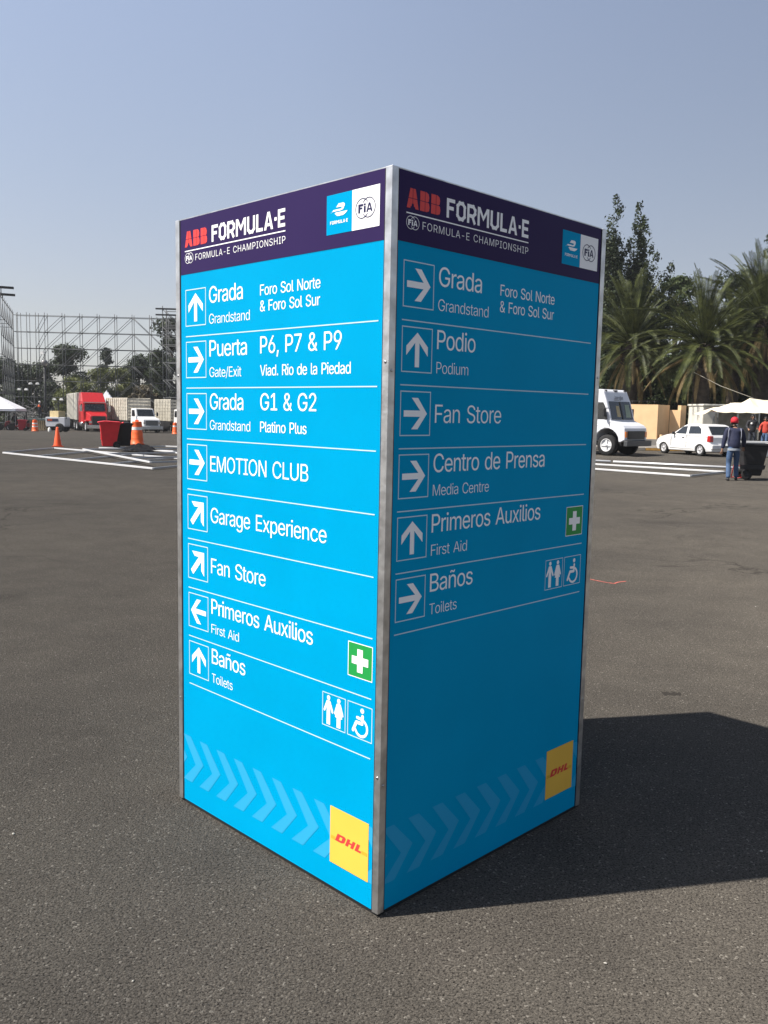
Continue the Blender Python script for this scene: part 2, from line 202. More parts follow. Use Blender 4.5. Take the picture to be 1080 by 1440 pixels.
GLYPHS = json.loads('''{"&":[448,[197,-7,165,-5,136,1,110,12,88,26,69,42,54,62,43,84,36,108,34,133,37,163,47,189,63,213,85,235,101,249,120,264,140,279,216,335,237,352,246,363,255,375,260,389,262,405,258,427,245,445,226,457,201,461,184,459,168,453,155,444,145,431,139,416,137,399,139,380,145,363,155,346,169,327,204,284,438,0,364,0,171,231,121,293,108,310,96,327,87,344,78,370,75,398,77,420,82,440,91,458,109,481,134,499,154,507,176,512,200,513,224,512,246,507,266,499,290,482,308,459,320,433,324,404,322,382,315,362,305,342,291,325,275,308,256,293,154,217,135,202,121,188,110,174,100,154,97,131,100,108,109,87,124,70,143,57,166,49,193,46,223,50,251,59,269,69,286,81,301,95,315,112,327,131,336,151,343,174,348,198,349,224,408,224,406,194,403,167,397,144,385,115,371,92,357,75,345,62,333,47,315,30,294,17,271,7,246,-1,221,-5]],",":[188,[38,-119,68,71,137,71,84,-119]],"-":[453,[337,244,337,188,114,188,114,244]],".":[188,[95,-4,78,-1,63,9,53,24,50,41,53,59,63,73,78,83,95,87,113,83,128,73,138,59,141,41,138,24,128,9,113,-1]],"/":[249,[235,533,71,-76,14,-76,178,533]],"1":[453,[76,0,76,55,391,55,391,0],[276,509,276,0,212,0,212,448,209,448,86,358,86,427,198,509]],"2":[453,[64,0,64,47,234,229,252,248,268,266,282,282,299,305,311,327,318,348,320,371,317,397,308,419,293,436,273,449,250,457,224,460,196,457,172,447,153,433,139,413,130,390,127,362,66,362,68,391,75,418,86,442,102,464,121,482,143,496,168,507,196,513,225,516,254,513,281,507,306,497,328,482,346,465,361,445,372,423,379,398,381,372,378,345,371,318,363,299,351,280,336,259,317,235,294,209,267,180,153,60,153,57,389,57,389,0]],"6":[453,[226,-7,196,-4,168,3,142,15,119,31,100,51,84,74,73,101,66,130,64,162,65,187,71,212,80,239,93,268,112,302,137,340,252,509,322,509,151,261,145,261,154,275,165,288,179,299,196,307,214,312,235,314,265,312,291,305,316,295,337,280,355,262,370,240,380,215,387,187,389,157,387,127,379,98,368,73,352,50,333,30,310,14,284,3,257,-4],[226,48,254,52,279,63,299,79,314,101,324,128,327,157,324,187,314,213,299,235,279,251,254,262,226,265,198,262,174,252,153,235,138,214,128,188,125,158,128,128,138,102,153,79,174,63,198,52]],"7":[453,[97,0,323,448,323,452,62,452,62,509,391,509,391,449,165,0]],"9":[453,[226,516,256,513,285,506,310,494,333,478,352,458,368,434,380,408,387,378,389,347,387,322,382,296,373,270,359,240,340,207,315,168,200,0,130,0,301,248,307,248,299,234,287,221,273,210,257,202,238,196,218,195,188,197,161,203,137,214,116,229,98,247,83,269,72,294,66,321,64,352,66,382,73,411,85,436,101,459,120,479,143,494,168,506,196,513],[226,460,199,457,174,446,154,429,138,407,129,381,125,352,129,322,138,295,154,274,174,257,199,247,226,243,254,247,279,257,299,273,314,295,324,321,327,350,324,381,314,407,299,429,279,446,254,457]],"A":[480,[16,0,201,509,276,509,463,0,395,0,287,302,264,372,255,402,244,438,232,478,245,478,233,437,222,402,213,371,191,302,85,0],[110,142,110,199,370,199,370,142]],"B":[456,[60,0,60,509,241,509,274,507,304,501,329,491,350,477,367,461,381,442,390,421,396,398,398,374,395,344,387,320,373,301,356,286,336,275,315,267,315,262,339,257,363,245,385,227,402,203,411,184,416,161,418,136,416,111,410,88,400,67,386,48,368,31,344,18,317,8,284,2,247,0],[125,57,245,57,281,60,309,67,330,80,344,96,353,115,355,137,352,161,342,184,327,203,306,218,279,228,248,231,125,231],[125,285,238,285,265,288,288,296,308,309,323,326,333,348,336,372,333,393,326,412,313,429,294,442,270,449,240,452,125,452]],"C":[510,[267,-7,225,-3,186,7,150,25,119,49,92,79,70,115,53,157,44,203,40,254,44,305,53,352,70,393,92,429,119,459,150,484,186,501,225,512,267,516,293,514,317,511,340,504,362,496,383,485,402,471,419,456,435,438,448,418,459,397,467,373,473,348,408,348,401,373,389,395,375,413,357,428,337,440,315,449,292,454,267,456,237,453,209,445,184,432,161,414,141,391,125,364,113,332,106,295,103,254,106,213,113,177,125,145,141,117,161,94,184,76,210,63,237,56,267,53,292,55,315,60,337,69,357,81,375,96,389,114,401,136,408,160,473,160,467,135,459,112,448,91,435,71,420,53,402,38,383,24,363,13,341,5,317,-2,293,-6]],"E":[419,[60,0,60,509,372,509,372,452,125,452,125,286,355,286,355,229,125,229,125,57,375,57,375,0]],"F":[410,[60,0,60,509,369,509,369,452,125,452,125,278,346,278,346,221,125,221,125,0]],"G":[520,[269,-7,225,-3,185,7,149,25,118,49,91,79,69,116,53,157,43,203,40,254,43,305,53,352,69,393,91,429,117,459,149,484,184,501,223,512,265,516,291,514,316,510,340,504,363,494,384,483,403,469,421,453,436,436,449,416,460,395,468,373,474,349,408,349,399,372,387,393,373,411,356,427,337,439,315,448,291,454,265,456,236,453,209,445,183,432,160,414,141,392,125,364,113,332,106,295,103,254,106,213,113,177,125,145,141,117,161,95,184,76,210,63,238,56,269,53,296,55,322,61,345,71,365,85,382,102,396,123,407,147,413,173,415,202,434,199,283,199,283,256,478,256,478,200,475,160,466,124,451,91,431,62,406,38,377,19,344,5,308,-4]],"H":[517,[60,0,60,509,125,509,125,289,392,289,392,509,457,509,457,0,392,0,392,232,125,232,125,0]],"I":[300,[31,0,31,57,118,57,118,452,31,452,31,509,269,509,269,452,183,452,183,57,269,57,269,0]],"J":[396,[185,-7,143,-2,106,11,75,33,52,63,38,100,33,145,33,173,98,173,98,145,100,117,108,93,122,74,139,61,160,53,185,50,209,53,230,61,248,74,261,93,269,117,272,145,272,509,336,509,336,145,332,100,318,63,294,33,263,11,227,-2]],"L":[393,[60,0,60,509,125,509,125,57,361,57,361,0]],"M":[628,[60,0,60,509,152,509,277,187,287,159,299,123,311,84,322,49,307,49,318,83,330,121,342,158,352,187,476,509,568,509,568,0,504,0,504,291,504,327,505,369,506,413,507,457,513,457,498,409,482,363,467,322,456,291,342,0,286,0,170,291,159,321,145,361,129,408,112,457,119,457,120,416,121,372,122,328,122,291,122,0]],"N":[523,[60,0,60,509,136,509,343,183,363,151,388,107,414,55,405,54,402,81,401,108,399,157,399,195,399,509,463,509,463,0,387,0,202,290,177,331,148,381,108,452,119,454,122,384,124,328,125,291,125,0]],"O":[533,[267,-7,225,-3,186,7,150,25,119,49,92,79,70,115,53,157,44,203,40,254,44,305,53,352,70,393,92,429,119,459,150,484,186,501,225,512,267,516,309,512,348,501,384,484,415,459,442,429,464,393,480,352,490,305,493,254,490,203,480,157,464,115,442,79,415,49,384,25,348,7,309,-3],[267,53,296,55,324,63,349,76,372,94,392,116,408,144,420,176,428,213,430,254,428,295,420,332,408,365,392,392,372,415,349,433,324,446,296,453,267,456,237,453,210,445,184,433,161,415,142,392,125,364,113,332,106,295,103,254,106,213,113,176,125,144,142,117,161,94,184,76,210,63,237,55]],"P":[445,[60,0,60,509,235,509,272,506,305,499,332,487,356,471,375,452,390,430,400,404,407,377,409,348,407,318,400,291,390,265,375,243,356,223,332,207,305,195,272,188,235,186,109,186,109,242,233,242,257,244,279,248,297,256,318,272,333,294,342,319,344,348,342,376,333,402,318,423,297,439,279,446,257,451,232,452,125,452,125,0]],"R":[449,[60,0,60,509,236,509,273,506,305,500,333,489,356,473,376,455,390,433,401,408,407,381,409,352,407,323,401,296,390,271,376,250,356,232,333,217,305,206,273,200,236,198,96,198,96,255,234,255,258,256,280,260,298,267,319,281,334,300,342,324,345,352,342,380,334,405,319,425,298,440,279,446,258,451,233,452,125,452,125,0],[353,0,230,229,303,229,428,0]],"S":[447,[224,-9,188,-7,156,-1,128,9,102,23,81,40,64,60,51,83,42,109,38,137,104,137,110,110,123,88,142,71,166,59,194,52,224,49,246,50,267,54,286,60,311,74,329,92,341,114,346,139,342,161,332,179,316,193,296,205,272,214,245,222,184,239,145,253,112,269,86,289,67,313,56,341,52,372,54,400,62,425,75,448,92,468,113,484,138,498,165,508,195,514,227,516,259,514,289,508,316,498,340,484,360,468,377,449,390,427,398,403,401,378,337,378,332,402,320,421,302,437,280,449,254,456,225,459,194,456,167,448,145,435,129,418,118,398,115,376,119,352,131,334,148,319,169,308,191,300,212,293,264,279,287,272,312,264,336,252,359,238,379,220,395,198,402,180,407,161,408,139,406,112,399,87,386,64,370,43,349,25,323,11,294,0,261,-7]],"T":[449,[32,452,32,509,417,509,417,452,257,452,257,0,193,0,193,452]],"U":[517,[259,-8,220,-6,186,2,154,15,126,33,103,55,85,80,71,108,63,140,60,173,60,509,124,509,124,178,126,155,132,133,141,113,153,95,169,80,187,68,208,59,232,53,259,52,285,53,309,59,331,68,349,80,364,95,377,113,385,133,391,155,393,178,393,509,457,509,457,173,454,140,446,108,433,80,414,55,391,33,363,15,332,2,297,-6]],"V":[480,[204,0,16,509,84,509,192,206,215,137,225,106,236,71,248,31,235,31,247,71,257,107,267,138,290,206,395,509,463,509,278,0]],"a":[389,[160,-9,137,-7,115,-3,94,5,76,15,60,29,48,45,38,63,32,84,30,108,34,138,43,161,58,179,78,193,100,203,125,211,152,216,178,220,234,227,252,230,265,235,273,243,276,255,276,257,273,279,267,297,256,311,240,322,220,329,196,331,171,329,149,322,132,313,118,301,107,288,100,274,41,291,51,313,64,331,79,346,95,358,114,368,133,375,153,380,173,383,194,384,215,383,239,379,263,372,286,360,306,343,322,320,330,301,335,278,337,251,337,0,277,0,277,52,272,52,264,38,252,25,236,12,215,1,190,-6],[170,45,202,49,228,59,248,74,263,93,272,115,276,138,276,190,259,182,231,176,200,171,175,168,154,164,134,159,117,150,103,139,95,124,92,105,94,87,102,72,114,61,130,52,149,47]],"c":[396,[207,-8,174,-5,144,3,117,16,93,35,72,58,56,85,44,116,37,150,34,187,37,225,44,260,56,291,72,318,93,341,117,360,144,374,174,382,207,384,234,383,260,377,284,368,305,356,324,341,340,322,353,301,362,277,303,262,298,276,290,289,281,301,270,311,257,319,242,325,226,329,207,330,184,328,163,321,145,310,130,296,118,278,108,258,102,236,98,212,96,187,98,163,102,139,108,117,118,97,130,80,145,66,163,55,184,49,207,46,226,48,243,52,258,58,271,66,282,76,292,89,299,102,304,117,363,102,354,78,341,56,325,37,306,21,285,9,261,-1,235,-6]],"d":[424,[195,-8,165,-6,137,3,111,16,89,34,70,57,55,84,43,116,36,151,34,189,36,227,43,261,55,293,70,320,89,342,112,361,137,374,165,382,196,384,228,381,253,373,272,360,287,346,306,319,311,319,311,509,372,509,372,0,313,0,313,59,307,59,287,31,272,17,252,4,227,-5],[205,47,226,49,246,55,263,65,278,78,290,95,299,115,306,138,310,162,312,189,310,216,306,241,300,263,290,282,278,299,263,312,246,322,227,328,205,330,182,328,162,322,145,311,130,298,118,281,108,261,102,239,98,215,96,189,98,163,102,139,109,117,118,97,130,80,145,66,162,55,182,49]],"e":[404,[212,-8,177,-5,145,3,117,16,92,35,72,58,56,85,44,116,37,150,34,187,36,224,44,258,55,290,71,317,91,340,115,359,142,373,172,382,205,384,226,383,246,380,266,374,285,366,303,355,319,341,334,324,347,305,357,282,365,256,370,227,371,194,371,169,75,169,75,221,338,221,310,202,308,226,304,248,298,269,283,294,263,314,237,326,205,330,183,328,164,323,146,313,125,294,109,270,99,241,96,211,96,178,98,151,102,127,110,106,121,88,135,73,151,61,169,53,190,48,212,46,234,48,254,53,271,61,285,73,297,88,306,105,365,91,353,63,335,39,320,26,302,14,283,4,261,-3,237,-7]],"g":[425,[207,-151,180,-149,156,-146,134,-140,105,-127,82,-110,64,-91,51,-69,101,-41,122,-66,136,-78,154,-88,178,-95,207,-97,236,-95,261,-87,282,-75,298,-58,308,-34,311,-6,311,68,306,68,287,41,272,28,252,16,227,8,195,5,165,7,138,14,113,27,90,43,71,65,55,90,43,120,36,154,34,191,36,229,43,263,55,293,71,320,90,342,112,361,138,374,166,382,196,384,228,382,253,373,273,360,288,346,308,319,313,319,313,379,372,379,372,-9,370,-40,363,-67,350,-90,334,-109,314,-124,291,-136,265,-144,237,-149],[205,59,227,61,246,66,264,75,285,95,300,121,307,142,311,166,312,193,311,219,307,242,300,264,291,283,279,299,264,312,247,322,227,328,205,330,182,328,163,322,145,312,130,298,118,282,109,262,102,241,98,218,96,193,98,167,102,144,109,123,124,96,145,76,163,66,183,61]],"i":[167,[53,0,53,379,114,379,114,0],[84,443,67,446,54,455,44,468,41,483,44,499,54,512,67,521,84,524,100,521,114,512,123,499,126,483,123,468,114,455,100,446]],"l":[189,[139,-2,112,0,91,8,74,20,62,37,55,59,53,84,53,509,114,509,114,99,115,77,120,62,130,54,146,52,160,53,170,54,181,3,162,-1]],"m":[610,[53,0,53,379,112,379,112,295,108,295,118,323,132,346,151,363,172,376,195,384,219,386,245,383,268,375,287,361,303,342,314,320,321,295,312,295,322,321,337,343,357,361,381,375,407,383,437,386,458,385,478,380,497,372,514,361,529,346,541,328,550,307,555,283,557,255,557,0,496,0,496,254,493,279,485,298,473,313,447,326,419,330,395,328,374,320,358,307,345,290,338,270,335,247,335,0,274,0,274,260,269,288,253,311,229,326,199,330,178,328,158,320,140,307,126,289,117,266,114,238,114,0]],"n":[410,[114,227,114,0,53,0,53,379,112,379,112,287,102,287,116,319,132,344,152,362,175,374,200,382,227,384,252,383,275,377,295,369,313,356,328,340,341,321,350,298,355,271,357,240,357,0,296,0,296,235,293,263,286,286,273,304,256,318,235,326,210,329,184,326,161,317,141,303,126,283,117,257]],"o":[415,[207,-8,174,-5,144,3,117,16,93,35,72,58,56,85,44,116,37,150,34,187,37,225,44,260,56,291,72,318,93,341,117,360,144,374,174,382,207,384,241,382,271,374,299,360,323,341,343,318,359,291,371,260,379,225,381,187,379,150,371,116,359,85,343,58,323,35,299,16,271,3,241,-5],[207,46,231,49,252,55,270,66,285,80,298,97,307,117,314,139,318,163,319,187,318,212,314,236,307,258,298,278,285,296,270,310,252,321,231,328,207,330,184,328,163,321,145,310,130,296,118,278,108,258,102,236,98,212,96,187,98,163,102,139,108,117,118,97,130,80,145,66,163,55,184,49]],"p":[424,[53,-143,53,379,112,379,112,319,118,319,137,346,152,360,171,373,197,381,229,384,259,382,287,374,313,361,335,342,354,320,370,293,381,261,388,227,390,189,388,151,381,116,370,84,355,57,336,34,313,16,288,3,260,-6,229,-8,198,-5,173,4,153,17,138,31,118,59,114,59,114,-143],[220,47,242,49,262,55,279,66,294,80,306,97,316,117,323,139,327,163,328,189,327,215,323,239,316,261,307,281,295,298,280,311,262,322,243,328,220,330,198,328,178,322,161,312,147,299,134,282,125,263,118,241,114,216,113,189,114,162,118,138,125,115,135,95,147,78,162,65,179,55,198,49]],"r":[259,[53,0,53,379,112,379,112,321,115,321,130,347,152,367,171,377,191,383,213,385,229,384,243,384,243,322,230,324,207,326,182,323,159,315,140,301,126,284,117,262,114,237,114,0]],"s":[365,[182,-8,157,-7,133,-3,112,3,93,12,76,24,62,38,50,54,41,73,36,94,94,107,105,79,124,60,150,49,181,45,206,47,227,53,244,62,262,81,268,103,265,121,254,136,237,147,212,155,149,170,118,180,92,192,72,208,58,227,50,249,47,274,49,295,55,314,65,332,79,347,95,360,115,370,137,378,161,383,187,384,212,383,234,379,254,372,279,358,299,339,314,316,324,290,268,277,258,298,243,316,219,328,187,333,156,329,131,317,114,299,109,277,112,258,124,243,144,232,172,223,229,209,261,200,287,187,306,171,320,153,328,131,331,107,329,85,323,65,312,47,298,31,281,18,260,6,236,-2,210,-7]],"t":[227,[204,379,204,327,6,327,6,379],[65,471,126,471,126,98,128,76,136,61,150,53,170,50,185,51,202,54,213,2,192,-3,168,-4,138,-1,113,7,92,21,77,41,68,64,65,93]],"u":[410,[182,-5,158,-3,135,2,115,11,97,23,82,39,69,59,60,82,54,109,53,139,53,379,114,379,114,144,116,117,124,94,137,75,154,61,175,53,200,50,226,53,249,62,268,77,283,97,293,122,296,153,296,379,357,379,357,0,298,0,298,92,307,92,294,60,277,35,257,17,234,5,209,-3]],"x":[379,[21,0,171,218,171,171,29,379,100,379,147,306,159,287,170,270,179,253,207,206,175,206,190,229,202,253,211,270,222,287,233,306,282,379,352,379,209,169,209,214,358,0,287,0,231,85,214,112,200,136,173,182,205,182,191,159,178,136,165,112,148,85,91,0]],"ñ":[410,[114,227,114,0,53,0,53,379,112,379,112,287,102,287,116,319,132,344,152,362,175,374,200,382,227,384,252,383,275,377,295,369,313,356,328,340,341,321,350,298,355,271,357,240,357,0,296,0,296,235,293,263,286,286,273,304,256,318,235,326,210,329,184,326,161,317,141,303,126,283,117,257],[250,446,237,447,225,450,202,460,182,470,167,475,159,472,153,466,149,448,106,448,110,476,120,498,137,513,161,518,174,517,185,514,207,504,226,494,243,490,251,491,256,496,260,505,262,517,304,517,300,488,289,466,272,451]]}''')
GC = {}
def thin(p, d):          # pull an outline inwards for a lighter weight
    out = []; n = len(p)
    for i in range(n):
        a, b, c = Vector(p[i-1]), Vector(p[i]), Vector(p[(i+1) % n]); e0 = (b-a).normalized(); e1 = (c-b).normalized(); q = Vector((-e0.y-e1.y, e0.x+e1.x)); k = max(.5, q.length_squared/2)
        out.append(tuple(b+q*d/k))
    return out
def glyph(ch, d=0.0):
    if (ch, d) not in GC:
        g = GLYPHS[ch]; polys = [[(c[i]/1000, c[i+1]/1000) for i in range(0, len(c), 2)] for c in g[1:]]
        big = max(polys, key=lambda p: max(x for x, y in p)-min(x for x, y in p)+max(y for x, y in p)-min(y for x, y in p))
        if ccw(big) != list(big): polys = [list(reversed(p)) for p in polys]
        if d: polys = [thin(p, d) for p in polys]
        GC[(ch, d)] = (g[0]/1000, flat(polys))
    return GC[(ch, d)]
CAP = max(y for x, y in glyph('E')[1][0])
def text_mesh(s, u, v, cap, width, track=0.0, light=0.0):
    """verts (u,v) and faces of a line of lettering whose cap height and overall width are given"""
    V = []; F = []; x = 0.0; track -= .030
    for ch in s:
        if ch == ' ': x += .27+track; continue
        adv, (gv, gf) = glyph(ch, light); n = len(V)
        V += [(x+a, b) for a, b in gv]; F += [tuple(i+n for i in f) for f in gf]; x += adv+track
    used = {i for f in F for i in f}; x0 = min(V[i][0] for i in used); x1 = max(V[i][0] for i in used)
    k = width/(x1-x0); kv = cap/CAP
    return [(u+(a-x0)*k, v+b*kv) for a, b in V], F

# ------------------------------------------------------------------ ground
def ground_mat():
    m = bpy.data.materials.new('asphalt'); m.use_nodes = True; nt = m.node_tree; b = nt.nodes['Principled BSDF']; L = nt.links.new
    g = nt.nodes.new('ShaderNodeNewGeometry'); pos = g.outputs['Position']
    def nz(scale, det=4, rough=.55):
        n = nt.nodes.new('ShaderNodeTexNoise'); n.inputs['Scale'].default_value = scale; n.inputs['Detail'].default_value = det; n.inputs['Roughness'].default_value = rough
        L(pos, n.inputs['Vector']); return n.outputs[0]
    def ramp(inp, p0, p1, c0, c1):
        r = nt.nodes.new('ShaderNodeValToRGB'); e = r.color_ramp.elements; e[0].position = p0; e[1].position = p1; e[0].color = (*c0, 1); e[1].color = (*c1, 1); L(inp, r.inputs[0]); return r.outputs[0]
    def mix(f, a, c, mode='MIX'):
        x = nt.nodes.new('ShaderNodeMix'); x.data_type = 'RGBA'; x.blend_type = mode
        if isinstance(f, float): x.inputs[0].default_value = f
        else: L(f, x.inputs[0])
        for k, v in ((6, a), (7, c)):
            if isinstance(v, tuple): x.inputs[k].default_value = (*v, 1)
            else: L(v, x.inputs[k])
        return x.outputs[2]
    def math_(op, a, c):
        x = nt.nodes.new('ShaderNodeMath'); x.operation = op
        for k, v in ((0, a), (1, c)):
            if isinstance(v, (int, float)): x.inputs[k].default_value = v
            else: L(v, x.inputs[k])
        return x.outputs[0]
    vor = nt.nodes.new('ShaderNodeTexVoronoi'); vor.inputs['Scale'].default_value = 135; vor.inputs['Randomness'].default_value = 1; L(pos, vor.inputs['Vector'])
    vor2 = nt.nodes.new('ShaderNodeTexVoronoi'); vor2.inputs['Scale'].default_value = 300; L(pos, vor2.inputs['Vector'])
    stone = nt.nodes.new('ShaderNodeSeparateColor'); L(vor.outputs['Color'], stone.inputs[0])
    base = mix(stone.outputs[0], A0, A1)                                # single stones differ
    base = mix(ramp(stone.outputs[1], .965, .985, (0, 0, 0), (1, 1, 1)), base, (.20, .185, .16))          # a few pale chips
    pits = ramp(nz(115, 3, .6), .36, .47, (1, 1, 1), (0, 0, 0)); base = mix(pits, base, (.022, .020, .018))
    fine = ramp(nz(170, 2), .35, .65, (.72, .72, .72), (1.25, 1.25, 1.25)); base = mix(1.0, base, fine, 'MULTIPLY')
    big = ramp(nz(.35, 5), .35, .68, (.86, .86, .87), (1.10, 1.09, 1.07)); base = mix(1.0, base, big, 'MULTIPLY')
    mid = ramp(nz(2.3, 4), .3, .7, (.90, .90, .90), (1.10, 1.10, 1.09)); base = mix(1.0, base, mid, 'MULTIPLY')
    # long worn lanes far out in the lot
    mp = nt.nodes.new('ShaderNodeMapping'); mp.inputs['Scale'].default_value = (.05, .16, 1); mp.inputs['Rotation'].default_value = (0, 0, R(14)); L(pos, mp.inputs[0])
    ln = nt.nodes.new('ShaderNodeTexNoise'); ln.inputs['Scale'].default_value = 1.4; ln.inputs['Detail'].default_value = 5; L(mp.outputs[0], ln.inputs['Vector'])
    lanes = ramp(ln.outputs[0], .36, .66, (.91, .91, .92), (1.08, 1.07, 1.06)); base = mix(1.0, base, lanes, 'MULTIPLY')
    # oil spots
    st = ramp(nz(.9, 3), .70, .76, (0, 0, 0), (1, 1, 1)); base = mix(math_('MULTIPLY', st, .55), base, (.05, .046, .043))
    def spot(x, y, r, amt, stretch=1.0):
        global_v = nt.nodes.new('ShaderNodeMapping'); global_v.inputs['Location'].default_value = (-x/r, -y/(r*stretch), 0); global_v.inputs['Scale'].default_value = (1/r, 1/(r*stretch), 0); L(pos, global_v.inputs[0])
        ln_ = nt.nodes.new('ShaderNodeVectorMath'); ln_.operation = 'LENGTH'; L(global_v.outputs[0], ln_.inputs[0])
        return math_('MULTIPLY', ramp(math_('ADD', ln_.outputs['Value'], math_('MULTIPLY', nz(9, 4, .7), 1.5)), .95, 1.75, (1, 1, 1), (0, 0, 0)), amt)
    for a_ in ((1.80, 5.24, .22, .8, .9), (-1.6, 4.4, .5, .18, .8), (3.3, 9.9, .8, .35, .25), (-3.4, 7.6, 1.1, .2, .4), (-5.5, 15.0, 2.2, .25, .3), (4.6, 14.0, 1.6, .25, .35)):
        base = mix(spot(*a_), base, (.028, .025, .022))
    crk = nt.nodes.new('ShaderNodeTexVoronoi'); crk.feature = 'DISTANCE_TO_EDGE'; crk.inputs['Scale'].default_value = .16
    wn_ = nt.nodes.new('ShaderNodeTexNoise'); wn_.inputs['Scale'].default_value = 1.3; wn_.inputs['Detail'].default_value = 6; L(pos, wn_.inputs['Vector'])
    sc_ = nt.nodes.new('ShaderNodeVectorMath'); sc_.operation = 'MULTIPLY_ADD'; sc_.inputs[1].default_value = (1.6, 1.6, 1.6); L(wn_.outputs['Color'], sc_.inputs[0]); L(pos, sc_.inputs[2]); L(sc_.outputs[0], crk.inputs['Vector'])
    crack = math_('MULTIPLY', ramp(crk.outputs['Distance'], .0016, .0046, (1, 1, 1), (0, 0, 0)), ramp(nz(.22, 3), .44, .54, (0, 0, 0), (1, 1, 1)))
    sy_ = nt.nodes.new('ShaderNodeSeparateXYZ'); L(pos, sy_.inputs[0]); far_ = nt.nodes.new('ShaderNodeMapRange'); far_.inputs[1].default_value = 7.0; far_.inputs[2].default_value = 8.5; L(sy_.outputs[1], far_.inputs[0]); crack = math_('MULTIPLY', crack, far_.outputs[0])
    base = mix(math_('MULTIPLY', crack, .7), base, (.022, .020, .018))
    L(base, b.inputs['Base Color']); b.inputs['Roughness'].default_value = .92; b.inputs['Specular IOR Level'].default_value = .08; b.inputs['Diffuse Roughness'].default_value = 1.0
    h = math_('ADD', math_('MULTIPLY', vor.outputs['Distance'], -1.0), math_('MULTIPLY', nz(85, 4, .65), 2.0))
    h = math_('ADD', h, math_('MULTIPLY', vor2.outputs['Distance'], -.4))
    bp = nt.nodes.new('ShaderNodeBump'); bp.inputs['Strength'].default_value = .7; bp.inputs['Distance'].default_value = .007
    L(h, bp.inputs['Height']); L(bp.outputs[0], b.inputs['Normal']); return m
A0, A1 = (.070, .0634, .0545), (.111, .1005, .0855)
def build_ground():
    xs = [-400, -250, -160] + [-110+5*i for i in range(45)] + [160, 250, 400]
    ys = [-100, -40, -20, -5] + [5*i for i in range(33)] + [190, 260, 340, 420]
    V = [(x, y, gz(x, y)) for y in ys for x in xs]; n = len(xs)
    F = [(j*n+i, j*n+i+1, (j+1)*n+i+1, (j+1)*n+i) for j in range(len(ys)-1) for i in range(n-1)]
    m = MB(); m.add(V, F, True); tag(m.build('ground', ground_mat()), kind='structure')
build_ground()

# raised pavement with kerb on the right
pav = pmat('pavement_concrete', (.17, .16, .145), .85, var=.2, scale=1.2, bump=.3, bscale=60)
pm = MB(); pm.box((45, 63.35, .075), (76, 39, .15)); tag(pm.build('pavement', pav, bevel=.015), kind='structure')
kb = MB()
for i in range(20):
    kb.box((8.0+2.0*i, 43.76, .082), (1.97, .16, .164))
tag(kb.build('kerb', pmat('kerb_concrete', (.24, .22, .19), .85, var=.25, scale=1.0, bump=.3), bevel=.02), kind='structure')
kp = MB()
for i in range(3): kp.quad((13.0+4.0*i, 43.674, .02), (14.95+4.0*i, 43.674, .02), (14.95+4.0*i, 43.674, .14), (13.0+4.0*i, 43.674, .14))
tag(kp.build('kerb_paint', pmat('kerb_yellow', (.55, .30, .07), .8, var=.3, scale=4)), kind='structure')
# the pink spray mark and the oil stain on the asphalt
sp = MB()
pts = [(2.16, 8.98), (2.27, 8.84), (2.36, 8.76), (2.42, 8.84), (2.52, 8.90)]
for (x0, y0), (x1, y1) in zip(pts, pts[1:]):
    d = Vector((x1-x0, y1-y0)).normalized(); q = Vector((-d.y, d.x))*.011
    sp.quad((x0-q.x, y0-q.y, .004), (x1-q.x, y1-q.y, .004), (x1+q.x, y1+q.y, .004), (x0+q.x, y0+q.y, .004))
tag(sp.build('paint_mark', pmat('pink_spray', (.46, .12, .09), .85, var=.45, scale=30)), 'short pink spray paint tick on the asphalt right of the sign', 'paint mark')

# ------------------------------------------------------------------ the information sign
W, H, Z0 = 1.2363, 2.44, 0.012
FX, FY = 0.0051, 2.7716
s2 = math.sqrt(.5)
M_CYAN = pmat('cyan_vinyl', (.0, .308, .565), .36, var=.04, scale=2.6, spec=.02)
M_CHEV = pmat('pale_cyan_print', (.032, .345, .600), .36, var=.03, scale=1.5, spec=.02)
M_PURP = pmat('purple_vinyl', (.031, .0185, .078), .40, var=.05, scale=1.5, spec=.07)
M_WHT = pmat('white_print', (.94, .94, .94), .4, var=.02, spec=.3)
M_WHT2 = pmat('white_hairline_print', (.55, .72, .80), .4, var=.02, spec=.3)
M_RED = pmat('red_print', (.72, .055, .05), .4, var=.04, spec=.3)
M_YEL = pmat('yellow_print', (.86, .51, .075), .4, var=.03, spec=.3)
M_GRN = pmat('green_print', (.018, .30, .065), .4, var=.04, spec=.3)
M_NAVY = pmat('navy_print', (.018, .016, .07), .4, var=.04, spec=.3)
M_OCH = pmat('ochre_print', (.66, .40, .03), .4, var=.04, spec=.3)
M_ALU = pmat('aluminium', (.60, .595, .58), .36, .85, var=.28, scale=14, bump=.10, bscale=35)
M_BLK = pmat('gap_black', (.012, .012, .012), .7)
M_STEEL = pmat('zinc_screw', (.5, .5, .5), .3, 1.0)

